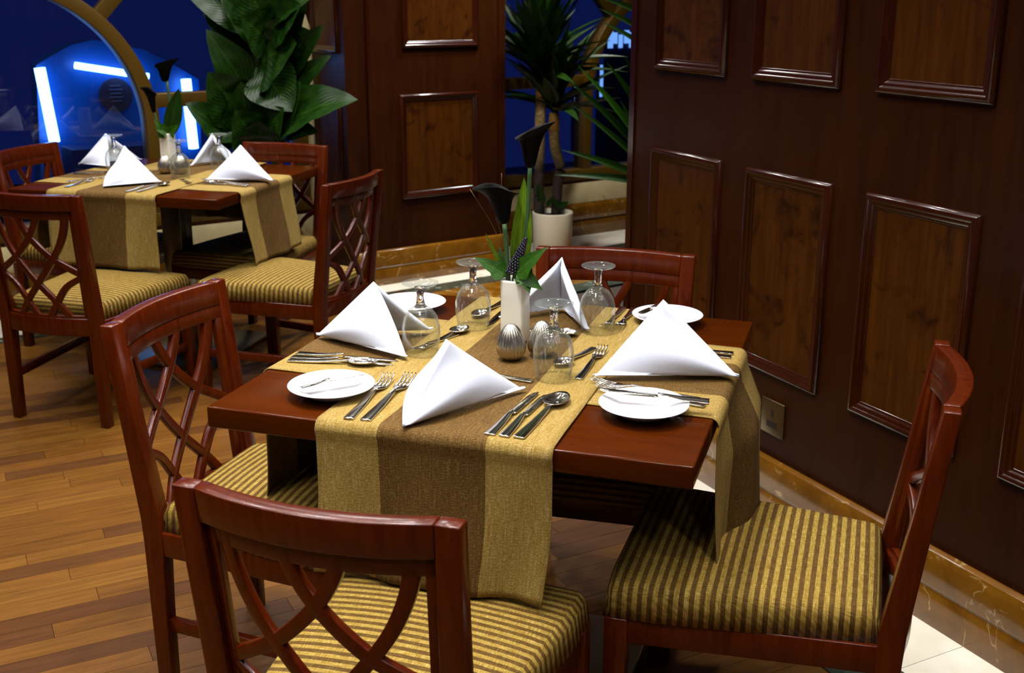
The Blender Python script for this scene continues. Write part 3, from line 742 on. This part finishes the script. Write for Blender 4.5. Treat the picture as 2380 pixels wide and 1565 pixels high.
# silver eggs (salt and pepper)
def egg(F, a, b, lab):
    prof = []
    for k in range(25):
        t_ = k / 24; an = math.pi * (t_ * .93 + .07); r = .0300 * math.sin(an) * (1 + .16 * math.cos(an) * -1); z = .040 - .040 * math.cos(an) * (1.0)
        prof.append((max(r, .0004), z))
    prof = [(.0004, 0.0028)] + [(q[0], q[1]) for q in prof]
    prof = []
    for k in range(29):
        an = R(25) + (math.pi - R(25)) * k / 28; c_ = -math.cos(an); r = .0305 * math.sin(an) * (1 - .20 * c_); prof.append((max(r, .0003), .036 + (.036 if c_ < 0 else .044) * c_))
    z0 = prof[0][1]; prof = [(r, z - z0) for r, z in prof]
    o = lathe('shaker', prof, M['silver'], None, 176, 22, F.P(a, b, ZT)); tag(o, lab, 'shaker', 'fluted silver egg shakers')
egg(TN, .004, -.022, 'fluted silver egg shaker in front of the vase on the near table')
egg(TN, .058, .020, 'fluted silver egg shaker right of the other, behind the nearest glass')
egg(TF, -.052, .030, 'fluted silver egg shaker in front of the vase on the far table')
egg(TF, .015, .040, 'fluted silver egg shaker seen through the front glass of the far table')
# vases
def vase(F, a, b, rot, lab, leaves=True):
    t = empty('flower_vase', F.P(a, b, ZT), F.a + rot, lab, 'vase')
    rings = []
    def sq(h, r, z, tw=0):
        out = []
        for k in range(64):
            an = 2 * math.pi * k / 64 + math.pi / 4 * 0; c, s_ = math.cos(an), math.sin(an); e_ = .20
            x = math.copysign(abs(c) ** e_, c) * h; y = math.copysign(abs(s_) ** e_, s_) * h
            ct, st_ = math.cos(tw), math.sin(tw); out.append((x * ct - y * st_, x * st_ + y * ct, z))
        return out
    for h, z in ((.024, 0), (.0265, .004), (.0262, .05), (.0258, .10), (.0265, .136), (.0262, .1405), (.0225, .1405), (.0220, .10), (.0220, .03)):
        rings.append(sq(h * .98, 0, z))
    o = MB().loft(rings).obj('body', M['vase'], t, True)
    return t
VN = vase(TN, -.026, .100, R(-5), 'cream square ceramic vase holding black calla lilies on the near table')
VF = vase(TF, -.170, .250, R(-5), 'cream square ceramic vase holding a black flower on the far table')
VY = (TN.P(-.026, .1)).y; FY = TF.P(-.17, .25).y
def leaf_mesh(name, base, tip, width, up, m, cup=.25, droop=0.0, shape=None, n=12, nw=6, wav=0.0, twist=0):
    base, tip, up = Vector(base), Vector(tip), Vector(up); d = tip - base; L = d.length; side = d.cross(up).normalized(); nn = side.cross(d).normalized()
    v = []; uv = []; f = []
    for i in range(n + 1):
        t_ = i / n; wd = (shape(t_) if shape else math.sin(math.pi * t_ ** .75) ** .8) * width / 2
        c = base + d * t_ + nn * (droop * L * 4 * t_ * (1 - t_)) ; tw = twist * t_
        for k in range(nw + 1):
            s_ = -1 + 2 * k / nw
            sv = side * math.cos(tw) + nn * math.sin(tw); nv_ = nn * math.cos(tw) - side * math.sin(tw)
            v.append(c + sv * (s_ * wd) + nv_ * (cup * wd * (abs(s_) ** 1.3) + wav * wd * math.sin(t_ * 22 + s_))); uv.append(((s_ + 1) / 2, t_))
    for i in range(n):
        for k in range(nw): a = i * (nw + 1) + k; f.append((a, a + 1, a + nw + 2, a + nw + 1))
    return mesh_from(name, v, f, m, True, uv)
def leaf(name, parent, base, tip, width, up, m, **k):
    # world-space points; object placed in parent's frame
    me = leaf_mesh(name, base, tip, width, up, m, **k); o = link(name, me); 
    o.parent = parent; o.matrix_parent_inverse = parent_inv(parent); return o
def parent_inv(p):
    return (Matrix.Translation(p.location) @ p.rotation_euler.to_matrix().to_4x4()).inverted()
def wobj(mb, name, m, parent, smooth=True):
    o = mb.obj(name, m, None, smooth); o.parent = parent; o.matrix_parent_inverse = parent_inv(parent); return o
def calla(parent, base, top, r0, lip, lean, tipdir):
    base, top = Vector(base), Vector(top); d = (top - base); L = d.length; d = d.normalized()
    u = tipdir - d * tipdir.dot(d); u.normalize(); w_ = d.cross(u); v = []; f = []; N = 28
    prof = [(0, .22), (.06, .34), (.2, .44), (.4, .54), (.6, .64), (.8, .78), (.93, .96), (1.0, 1.12)]
    for i, (t_, rr) in enumerate(prof):
        for k in range(N):
            a = 2 * math.pi * k / N; c = math.cos(a)
            lipx = max(0, c) ** 3 * t_ ** 4; r = r0 * rr * (1 + .55 * lipx + .15 * t_ ** 3 * math.sin(3 * a))
            rise = L * t_ + L * (.16 * t_ ** 3 * c - .12 * t_ ** 6 * max(0, -c) - .20 * lipx * lip)
            v.append(base + d * rise + (u * c + w_ * math.sin(a)) * r)
    for i in range(len(prof) - 1):
        for k in range(N): j = (k + 1) % N; f.append((i * N + k, i * N + j, (i + 1) * N + j, (i + 1) * N + k))
    o = link('calla_bloom', mesh_from('calla_bloom', v, f, M['calla'], True)); o.parent = parent; o.matrix_parent_inverse = parent_inv(parent); solid(o, .0012, 0); sub(o, 1)
    return o
K = lambda x, y, dy=0: aty(x, y, VY + dy)
calla(VN, K(1172, 520), K(1160, 432), .034, .6, 0, Vector((-1, -.2, .1)))
calla(VN, K(1232, 390), K(1234, 300), .030, -.3, 0, Vector((1, -.1, .1)))
wobj(MB().tube(catmull([K(1182, 665), K(1178, 590), K(1172, 518)], 4), .0052), 'stem', M['stem'], VN)
wobj(MB().tube(catmull([K(1205, 665, .01), K(1226, 500, .01), K(1232, 385)], 4), .0048), 'stem', M['stem'], VN)
leaf('leaf', VN, K(1200, 655, .012), K(1218, 412, .02), .046, (0.25, -1, .1), M['leaf_bright'], cup=.35, droop=.04, n=18)
wobj(MB().tube(catmull([K(1190, 660, -.006), K(1198, 620, -.008), K(1218, 560, -.01)], 4), .002), 'stem', M['stem'], VN)
# grape hyacinth: many small bells in one spike
q = MB(); P0, P1 = K(1190, 632, -.012), K(1222, 553, -.014); ax = P1 - P0
for k in range(150):
    t_ = k / 150; an = k * 2.4; r = .0115 * (1 - t_) ** .6 + .002
    c = P0 + ax * t_ + Vector((math.cos(an), math.sin(an), -.1)) * r; s_ = .0030 * (1 - .45 * t_)
    q.loft([[c + Vector((math.cos(b) * s_ * k2, math.sin(b) * s_ * k2, zz * s_)) for b in (0, 1.26, 2.51, 3.77, 5.03)] for k2, zz in ((.3, -1.1), (1, -.4), (1, .4), (.3, 1.1))])
q.tube([P0, P1], [.006, .001], 8)
wobj(q, 'flower_spike', M['muscari'], VN)
def ivy(parent, base, tip, width, up, m=M['leaf_ivy']):
    sh = lambda t_: [.25, .75, 1.0, .92, .62, .58, .50, .36, .22, .10, 0.0][min(10, int(t_ * 10.001))]
    return leaf('leaf', parent, base, tip, width, up, m, cup=.22, shape=sh, n=10, droop=.06, wav=.05)
ivy(VN, K(1196, 640, -.02), K(1275, 573, -.035), .055, (-.3, -1, .5))
ivy(VN, K(1205, 632, -.02), K(1262, 676, -.04), .050, (.1, -1, .3))
ivy(VN, K(1215, 640, -.02), K(1232, 684, -.045), .042, (.3, -1, .1))
ivy(VN, K(1176, 640, -.01), K(1100, 597, .0), .046, (0, -1, .6))
ivy(VN, K(1172, 645, 0), K(1160, 572, .03), .040, (.2, -1, .3))
leaf('leaf', VN, K(1180, 650), K(1128, 541), .010, (0, -1, .3), M['leaf_bright'], cup=.2)
for pts in ([(1176, 640), (1168, 590), (1145, 525), (1092, 440)], [(1178, 640), (1172, 570), (1152, 505)], [(1180, 640), (1176, 560), (1166, 480), (1166, 403)]):
    wobj(MB().tube(catmull([K(x, y, .005) for x, y in pts], 5), .0006, 5), 'grass_blade', M['straw'], VN)
# far flowers
K2 = lambda x, y, dy=0: aty(x, y, FY + dy)
calla(VF, K2(384, 190), K2(380, 145), .040, -.3, 0, Vector((1, -.2, .1)))
calla(VF, K2(358, 262), K2(348, 205), .024, .5, 0, Vector((-1, -.2, .1)))
wobj(MB().tube(catmull([K2(390, 322), K2(396, 260), K2(388, 188)], 4), .006), 'stem', M['stem'], VF)
wobj(MB().tube(catmull([K2(386, 322), K2(368, 290), K2(358, 258)], 4), .004), 'stem', M['stem'], VF)
leaf('leaf', VF, K2(394, 318, -.01), K2(416, 205, 0), .075, (.2, -1, .1), M['leaf_dark'], cup=.3, n=16)
ivy(VF, K2(390, 318, -.02), K2(358, 276, -.03), .07, (0, -1, .5)); ivy(VF, K2(394, 312, -.02), K2(416, 290, -.04), .07, (0, -1, .4))
ivy(VF, K2(388, 305, -.02), K2(362, 302, -.05), .06, (0, -1, .3))
# ---- plates
def plate(F, a, b, lab):
    prof = [(.0003, .0035), (.040, .0035), (.046, .0), (.049, .0), (.050, .0045), (.066, .0115), (.0815, .0170), (.0825, .0182), (.0812, .0190), (.066, .0140), (.052, .0082), (.048, .0070), (.0003, .0066)]
    o = lathe('side_plate', prof, M['china'], None, 72, 0, F.P(a, b, ZT - .001)); tag(o, lab, 'plate', 'white china side plates'); return o
plate(TN, -.258, -.318, 'round white side plate with a butter knife at the front left of the near table')
plate(TN, .326, -.236, 'round white side plate at the front right of the near table, nearest the right corner')
plate(TN, .262, .362, 'round white side plate at the back right of the near table, behind the big napkin')
plate(TN, -.345, .280, 'round white side plate half hidden behind the left napkin')
# ---- cutlery
def ribbon(secs, m, name, parent):
    rings = [[(-w_, y, z), (w_, y, z), (w_, y, z + th), (-w_, y, z + th)] for y, w_, z, th in secs]
    o = MB().loft(rings).obj(name, m, parent); bev(o, .0006, 2, 40); return o
def handle(parent, L0, wid=.0095):
    return ribbon([(0, wid * .95, .0, .0030), (.004, wid, .0, .0032), (L0 * .5, wid * .78, .0008, .0034), (L0 * .85, wid * .48, .004, .0038), (L0, wid * .36, .006, .0036)], M['steel'], 'handle', parent)
def make_fork():
    r = empty('fork', (0, 0, 0), 0, 'x', 'fork'); handle(r, .135)
    q = MB(); q.loft([[(-w_, y, z), (w_, y, z), (w_, y, z + .0022), (-w_, y, z + .0022)] for y, w_, z in ((.133, .0034, .0064), (.145, .006, .0040), (.155, .0115, .0020), (.168, .0128, .0020))])
    for k in range(4):
        x = -.0105 + k * .0070
        q.loft([[(x - w_, y, z), (x + w_, y, z), (x + w_, y, z + .0020), (x - w_, y, z + .0020)] for y, w_, z in ((.166, .0022, .0020), (.19, .0019, .0040), (.207, .0015, .0085), (.215, .0009, .0120))])
    bev(q.obj('tines', M['steel'], r), .0004, 1, 40); return r
def make_knife():
    r = empty('knife', (0, 0, 0), 0, 'x', 'knife'); handle(r, .105, .0098)
    q = MB(); secs = [(.103, -.0040, .0050), (.112, -.0065, .0072), (.16, -.0070, .0085), (.20, -.0060, .0085), (.218, -.0020, .0080), (.226, .0040, .0070)]
    q.loft([[(a, y, .0030), (b, y, .0024), (b, y, .0040), (a, y, .0034)] for y, a, b in secs]); bev(q.obj('blade', M['steel'], r), .0003, 1, 40); return r
def make_spoon(s=1.):
    r = empty('spoon', (0, 0, 0), 0, 'x', 'spoon'); handle(r, .140)
    v = []; f = []; N, Mr = 24, 7
    for i in range(Mr + 1):
        rr = i / Mr
        for k in range(N):
            a = 2 * math.pi * k / N; w_ = .0205 * (1 - .12 * math.sin(a)); x = rr * w_ * math.cos(a); y = .171 + rr * .034 * math.sin(a) * (1)
            v.append((x, y, .0010 + .0095 * rr ** 2.2))
    for i in range(Mr):
        for k in range(N): j = (k + 1) % N; f.append((i * N + k, i * N + j, (i + 1) * N + j, (i + 1) * N + k))
    o = link('bowl', mesh_from('bowl', v, f, M['steel'], True), r); solid(o, .0012, 1); return r
PK = {'fork': [make_fork(), 0, .215], 'knife': [make_knife(), 0, .226], 'spoon': [make_spoon(), 0, .205]}
def put(kind, F, h, t_, lab, z=ZT, tilt=0, grp=None, flip=0):
    src = PK[kind]; o = src[0] if src[1] == 0 else copy_tree(src[0]); src[1] += 1
    d = (t_[0] - h[0], t_[1] - h[1]); L = math.hypot(*d); sc = L / src[2]
    o.location = F.P(h[0], h[1], z); o.rotation_mode = 'XYZ'; o.rotation_euler = (tilt, flip, F.a + math.atan2(d[1], d[0]) - math.pi / 2)
    o.scale = (max(.8, min(1.08, sc)),) * 2 + (1,) if sc > .6 else (sc * 1.1, sc, 1)
    o.scale = (min(1.08, max(.92, sc)), sc, 1)
    tag(o, lab, kind, grp or 'steel %s on the tables' % (kind + 's' if kind != 'knife' else 'knives'))
    return o
LOW = ZT - .0030
put('fork', TN, (-.165, -.439), (-.185, -.215), 'steel fork nearest the front left plate, outermost of its pair')
put('fork', TN, (-.133, -.437), (-.146, -.200), 'steel fork beside the front napkin, inner of its pair')
put('knife', TN, (.097, -.432), (.112, -.205), 'steel knife right of the front napkin, innermost')
put('knife', TN, (.123, -.432), (.134, -.210), 'steel knife between another knife and the large spoon')
put('spoon', TN, (.149, -.430), (.168, -.205), 'large steel spoon in front of the nearest glass')
put('fork', TN, (.088, -.145), (-.075, -.135), 'steel dessert fork mostly hidden behind the front napkin, handle by the nearest glass')
put('knife', TN, (-.438, -.121), (-.212, -.104), 'steel knife below the left napkin, the upper one', LOW)
put('knife', TN, (-.437, -.146), (-.212, -.130), 'steel knife between spoon and knife below the left napkin', LOW)
put('spoon', TN, (-.433, -.168), (-.245, -.140), 'steel spoon lying nearest the left edge of the runner', LOW)
put('spoon', TN, (-.197, -.010), (-.157, .150), 'steel dessert spoon behind the left glass')
put('fork', TN, (-.165, .105), (-.210, -.055), 'steel dessert fork with tines towards the front napkin, seen by the left glass')
put('fork', TN, (.170, -.105), (.172, .095), 'steel dessert fork between the nearest glass and the big right napkin')
put('spoon', TN, (.152, .103), (.110, -.052), 'steel dessert spoon seen through the nearest glass')
put('fork', TN, (.415, -.140), (.196, -.105), 'steel fork behind the right hand plate, tines towards the nearest glass', LOW)
put('fork', TN, (.428, -.168), (.215, -.140), 'steel fork leading under the right hand plate', LOW)
put('knife', TN, (.439, .166), (.23, .150), 'steel knife right of the big right napkin, the farther one', LOW)
put('knife', TN, (.438, .138), (.23, .124), 'steel knife right of the big right napkin, the nearer one', LOW)
put('knife', TN, (-.128, .410), (-.118, .190), 'steel knife behind the vase, nearer the vase')
put('spoon', TN, (-.150, .415), (-.168, .232), 'steel spoon behind the back left glass')
put('fork', TN, (.168, .440), (.168, .250), 'steel fork behind the back right glass, outer')
put('fork', TN, (.140, .440), (.142, .245), 'steel fork behind the back right glass, inner')
put('spoon', TN, (-.06, .185), (.095, .175), 'steel dessert spoon between the vase and the back napkin')
# butter knives on the plates
for h, t_, lab in (((-.297, -.366), (-.212, -.276), 'small butter knife lying across the front left plate'), ((.440, -.205), (.240, -.226), 'butter knife lying across the front right plate'), ((.235, .425), (.205, .310), 'butter knife lying on the back right plate')):
    put('knife', TN, h, t_, lab, ZT + .019, .03, flip=-.22)
# far table cutlery
for kind, h, t_, lab in (('knife', (.06, -.42), (.075, -.20), 'knife right of the front napkin on the far table'), ('spoon', (.10, -.41), (.115, -.215), 'spoon right of the front napkin on the far table'), ('fork', (-.22, -.40), (-.225, -.21), 'fork left of the front napkin on the far table'),
                         ('knife', (.43, -.165), (.22, -.15), 'knife before the right napkin on the far table, nearest the edge'), ('fork', (.42, -.135), (.21, -.12), 'fork before the right napkin on the far table'), ('fork', (.10, -.10), (.20, -.20), 'dessert fork lying aslant between the napkins of the far table'),
                         ('fork', (-.30, -.28), (-.20, -.12), 'dessert fork left of the front napkin on the far table'), ('spoon', (-.42, -.08), (-.22, -.05), 'spoon by the left napkin on the far table'), ('spoon', (-.10, .14), (-.14, -.02), 'spoon left of the silver egg on the far table')):
    put(kind, TF, h, t_, lab)
# ================================================================== PLANTS
def lerp(a, b, t_): return a + (b - a) * t_
# broad leaved plant behind the far table
PX, PY = -1.28, 5.45
dief = empty('broad_leaved_plant', (PX, PY, 0), 0, 'tall plant with broad glossy dark green leaves in front of the arched window', 'plant')
pr = [(.12, 0), (.125, .01), (.15, .26), (.155, .28), (.14, .28), (.138, .25), (.0003, .25)]
lathe('pot', pr, M['pot'], dief, 40)
def DP(x, y, Y): return aty(x, y, Y)
c0 = Vector((PX, PY, .26))
for (bx, by, dy) in ((600, 330, 0), (640, 330, .05), (570, 340, -.03)):
    wobj(MB().tube(catmull([Vector((PX + (bx - 600) * .0006, PY, .25)), DP(bx, by, PY + dy), DP(lerp(bx, 620, .5), 170, PY + dy), DP(lerp(bx, 620, .7), 20, PY + dy)], 5), [.022] * 5 + [.016] * 6 + [.010] * 5), 'stem', M['stem'], dief)
leaves = [ # base px, tip px, width m, dy base, dy tip, up, droop
 ((612, 275), (479, 68), .155, 0, -.10, (.5, -1, .3), .06), ((600, 150), (690, 100), .25, .0, -.15, (0, -1, .5), .05),
 ((640, 318), (832, 232), .20, -.05, -.18, (.1, -.8, 1), .12), ((650, 300), (800, 225), .15, 0, -.02, (0, -.6, 1), .10),
 ((625, 290), (700, 190), .17, -.04, -.14, (-.3, -1, .3), .05), ((610, 165), (680, 260), .17, -.06, -.18, (0, -1, .4), .05),
 ((540, 340), (430, 240), .14, -.08, -.22, (.2, -.8, .8), .10), ((560, 270), (482, 168), .17, -.05, -.20, (.3, -1, .3), .06),
 ((580, 340), (560, 190), .16, -.02, -.14, (.3, -1, .2), .05), ((600, 345), (545, 255), .16, -.10, -.24, (.1, -.9, .6), .06),
 ((650, 180), (752, 58), .09, .05, -.02, (.1, -1, .3), .08), ((660, 230), (770, 128), .08, .05, 0, (0, -1, .5), .08),
 ((610, 80), (510, -10), .15, 0, -.12, (.2, -.9, .6), .08), ((620, 60), (560, -60), .17, -.03, -.12, (.3, -1, .2), .05),
 ((630, 70), (700, 10), .17, -.02, -.16, (-.2, -1, .4), .06), ((620, 95), (560, 40), .15, -.04, -.20, (.2, -1, .4), .06),
 ((640, 40), (745, -20), .15, 0, -.12, (-.2, -.8, .7), .08), ((610, 20), (640, -90), .17, 0, -.1, (0, -1, .2), .05),
 ((620, 130), (720, 70), .13, .06, .0, (-.2, -1, .3), .06), ((610, 340), (660, 250), .16, -.08, -.2, (-.2, -1, .5), .05),
 ((590, 210), (520, 110), .14, .07, .02, (.2, -1, .3), .05), ((600, 120), (470, 20), .13, .08, .04, (.2, -1, .4), .08),
 ((640, 345), (740, 310), .14, -.05, -.2, (-.1, -.6, 1), .10), ((600, 60), (430, -20), .13, .05, 0, (.1, -1, .5), .08),
 ((600, 300), (490, 330), .12, -.04, -.16, (.1, -.8, .8), .08), ((630, 200), (560, 60), .14, .1, .02, (.2, -1, .2), .05), ((645, 90), (720, -40), .14, .06, -.02, (-.2, -1, .3), .05), ((600, 20), (520, -70), .14, .05, 0, (.2, -1, .4), .06), ((560, 330), (470, 280), .11, .02, -.08, (.2, -.8, .8), .08), ((650, 160), (600, 60), .15, .1, .04, (0, -1, .3), .05), ((590, 40), (470, -60), .14, .1, .06, (.2, -1, .5), .08),
 ((620, 360), (600, 280), .18, -.12, -.25, (0, -1, .4), .04), ((640, 130), (660, 40), .16, -.02, -.1, (0, -1, .2), .04)]
for b, t_, w_, d0, d1, up, dr in leaves:
    leaf('leaf', dief, DP(*b, PY + d0), DP(*t_, PY + d1), w_ * 1.55, up, M['leaf_dark'], cup=.28, droop=dr, n=16, nw=8, wav=.03, shape=lambda q: (math.sin(math.pi * min(1, q ** .62)) ** .75 if 0 < q < 1 else 0))
# dracaena with two canes in a cream planter
DX = aty(1284, 520, 6.42); DXx, DYy = DX.x, 6.42
dra = empty('potted_dracaena', (DXx, DYy, 0), 0, 'two stemmed dracaena with slim leaves in a cream cylindrical planter by the pillar', 'plant')
zt_ = aty(1284, 492, DYy).z
lathe('planter', [(.108, 0), (.111, .004), (.119, zt_ - .006), (.118, zt_), (.110, zt_), (.106, zt_ - .03), (.0003, zt_ - .03)], M['pot'], dra, 48)
lathe('soil', [(.0003, zt_ - .035), (.105, zt_ - .035), (.105, zt_ - .028), (.0003, zt_ - .018)], M['soil'], dra, 24)
def DQ(x, y, dy=0): return aty(x, y, DYy + dy)
for pts, r in (([(1252, 500), (1252, 420), (1254, 330), (1256, 260), (1258, 205)], .031), ([(1292, 500), (1296, 430), (1302, 390), (1290, 340), (1288, 280)], .030)):
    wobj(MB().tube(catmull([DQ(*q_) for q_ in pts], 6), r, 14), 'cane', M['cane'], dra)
    wobj(MB().tube([DQ(pts[-1][0], pts[-1][1] + 24), DQ(*pts[-1]), DQ(pts[-1][0], pts[-1][1] - 18)], [r * 1.06, r * 1.06, r * .9], 14), 'cane_crown', M['canetop'], dra)
swt = lambda q: min(1, .35 + 3 * q) * (1 - q ** 2.6) if q < 1 else 0
rn = random.Random(4)
def swordmesh(L, wd, dr):
    v = []; uv = []; f = []; n = 12
    for i in range(n + 1):
        t_ = i / n; x = L * t_; z = -dr * L * t_ * t_; w_ = wd / 2 * max(.02, swt(t_))
        for s_ in (-1, -.5, 0, .5, 1): v.append((s_ * w_, x, z + abs(s_) * w_ * .45)); uv.append(((s_ + 1) / 2, t_))
    for i in range(n):
        for k in range(4): a = i * 5 + k; f.append((a, a + 1, a + 6, a + 5))
    return mesh_from('leaf', v, f, M['leaf_sword'], True, uv)
SW = [swordmesh(L, wd, dr) for L, wd, dr in ((.46, .074, .06), (.52, .080, .16), (.44, .078, .28), (.38, .066, .03))]
def crown(parent, origin, n, z0, el0, el1, azf=None, sz=1.08):
    pl = parent.location
    for k in range(n):
        f_ = k / n; az = k * 2.399 + rn.random() * .3; el = R(lerp(el1, el0, f_) + rn.uniform(-7, 7))
        if azf and not azf(az % (2 * math.pi)): az += math.pi
        o = link('leaf', SW[rn.randrange(4)], parent, Vector(origin) - pl + Vector((0, 0, f_ * z0)))
        sc = rn.uniform(.8, 1.08)
        for _ in range(14):
            tip = Vector(origin) + Vector((-math.sin(az) * math.cos(el), math.cos(az) * math.cos(el), math.sin(el))) * .5 * sc * sz
            q_ = tip - BW.o; qs, qb = q_.dot(BW.e), q_.dot(BW.m)
            if qb > .40 or (qs < .08 and qb > -.40): el = min(el + .12, R(88)); sc *= .95
            else: break
        o.rotation_mode = 'XYZ'; o.rotation_euler = (el, rn.uniform(-.3, .3), az)
        o.scale = (sz, sc * sz, sz)
crown(dra, DQ(1258, 190), 64, .20, 86, 18)
crown(dra, DQ(1290, 265), 36, .12, 80, 5)
for (b, t_, w_) in (((1262, 478), (1250, 425), .05), ((1300, 480), (1322, 470), .035), ((1270, 480), (1290, 455), .03), ((1310, 488), (1280, 460), .04)):
    leaf('leaf', dra, DQ(*b, -.02), DQ(*t_, -.05), w_, (0, -1, .3), M['leaf_dark'], cup=.2)
# second dracaena, its leaves reaching out from behind the right wall
EY = 5.0; ex = aty(1535, 400, EY).x
dr2 = empty('potted_dracaena', (ex, EY, 0), 0, 'dracaena half hidden behind the panelled wall, slim leaves reaching left', 'plant')
lathe('planter', [(.095, 0), (.098, .004), (.108, .27), (.107, .276), (.098, .276), (.096, .25), (.0003, .25)], M['pot'], dr2, 48)
zc_ = aty(1530, 430, EY).z
MB().tube([(0, 0, .25), (.01, 0, zc_ * .6), (0, 0, zc_)], .024, 12).obj('cane', M['cane'], dr2, True)
MB().tube([(0, 0, .25), (-.02, .02, zc_ * .6), (.0, .02, zc_ + .25)], .022, 12).obj('cane', M['cane'], dr2, True)
def EQ(x, y, dy=0): return aty(x, y, EY + dy)
for b, t_, w_, dy in (((1525, 400), (1312, 180), .060, -.12), ((1520, 380), (1342, 152), .055, -.05), ((1520, 430), (1288, 407), .045, -.10), ((1525, 430), (1303, 348), .052, -.15), ((1520, 330), (1408, 142), .060, -.12), ((1510, 310), (1446, 118), .050, -.04), ((1520, 410), (1330, 245), .045, 0),
                      ((1530, 300), (1480, 140), .05, -.1), ((1540, 60), (1395, -5), .05, -.1), ((1550, 110), (1392, 20), .055, -.06), ((1550, 150), (1398, 50), .045, 0), ((1540, 20), (1420, -60), .05, -.08), ((1530, 330), (1600, 100), .05, .1), ((1540, 350), (1700, 250), .05, .15), ((1520, 440), (1440, 230), .055, .04), ((1535, 250), (1462, 60), .05, .02)):
    leaf('leaf', dr2, EQ(*b), EQ(*t_, dy), w_, (.35, -.7, .8), M['leaf_sword'] if t_[0] != 1408 and t_[1] != 152 else M['leaf_ivy'], cup=.35, droop=.035, shape=swt, n=14)
# ================================================================== SOCKET
sx0, sx1, sz0, sz1 = -.398, -.302, .268, .372
so = empty('wall_socket', RW.P((sx0 + sx1) / 2, 0, (sz0 + sz1) / 2), RW.a, 'square brass three pin wall socket low on the panelled right wall', 'socket')
bev(MB().box(-.048, .048, -.006, 0.0005, -.052, .052).obj('plate', M['bronze_plate'], so), .002)
q = MB(); q.box(-.0055, .0055, -.0068, -.004, .002, .024); q.obj('switch', M['black'], so)
q = MB(); q.box(-.021, .021, -.0068, -.004, -.030, -.012); s2 = q.obj('outlet_face', M['black'], so)
for x in (-.011, .011): MB().box(x - .004, x + .004, -.0074, -.0062, -.023, -.020).obj('slot', M['iron'], s2)
MB().box(-.002, .002, -.0074, -.0062, -.018, -.013).obj('slot', M['iron'], s2)
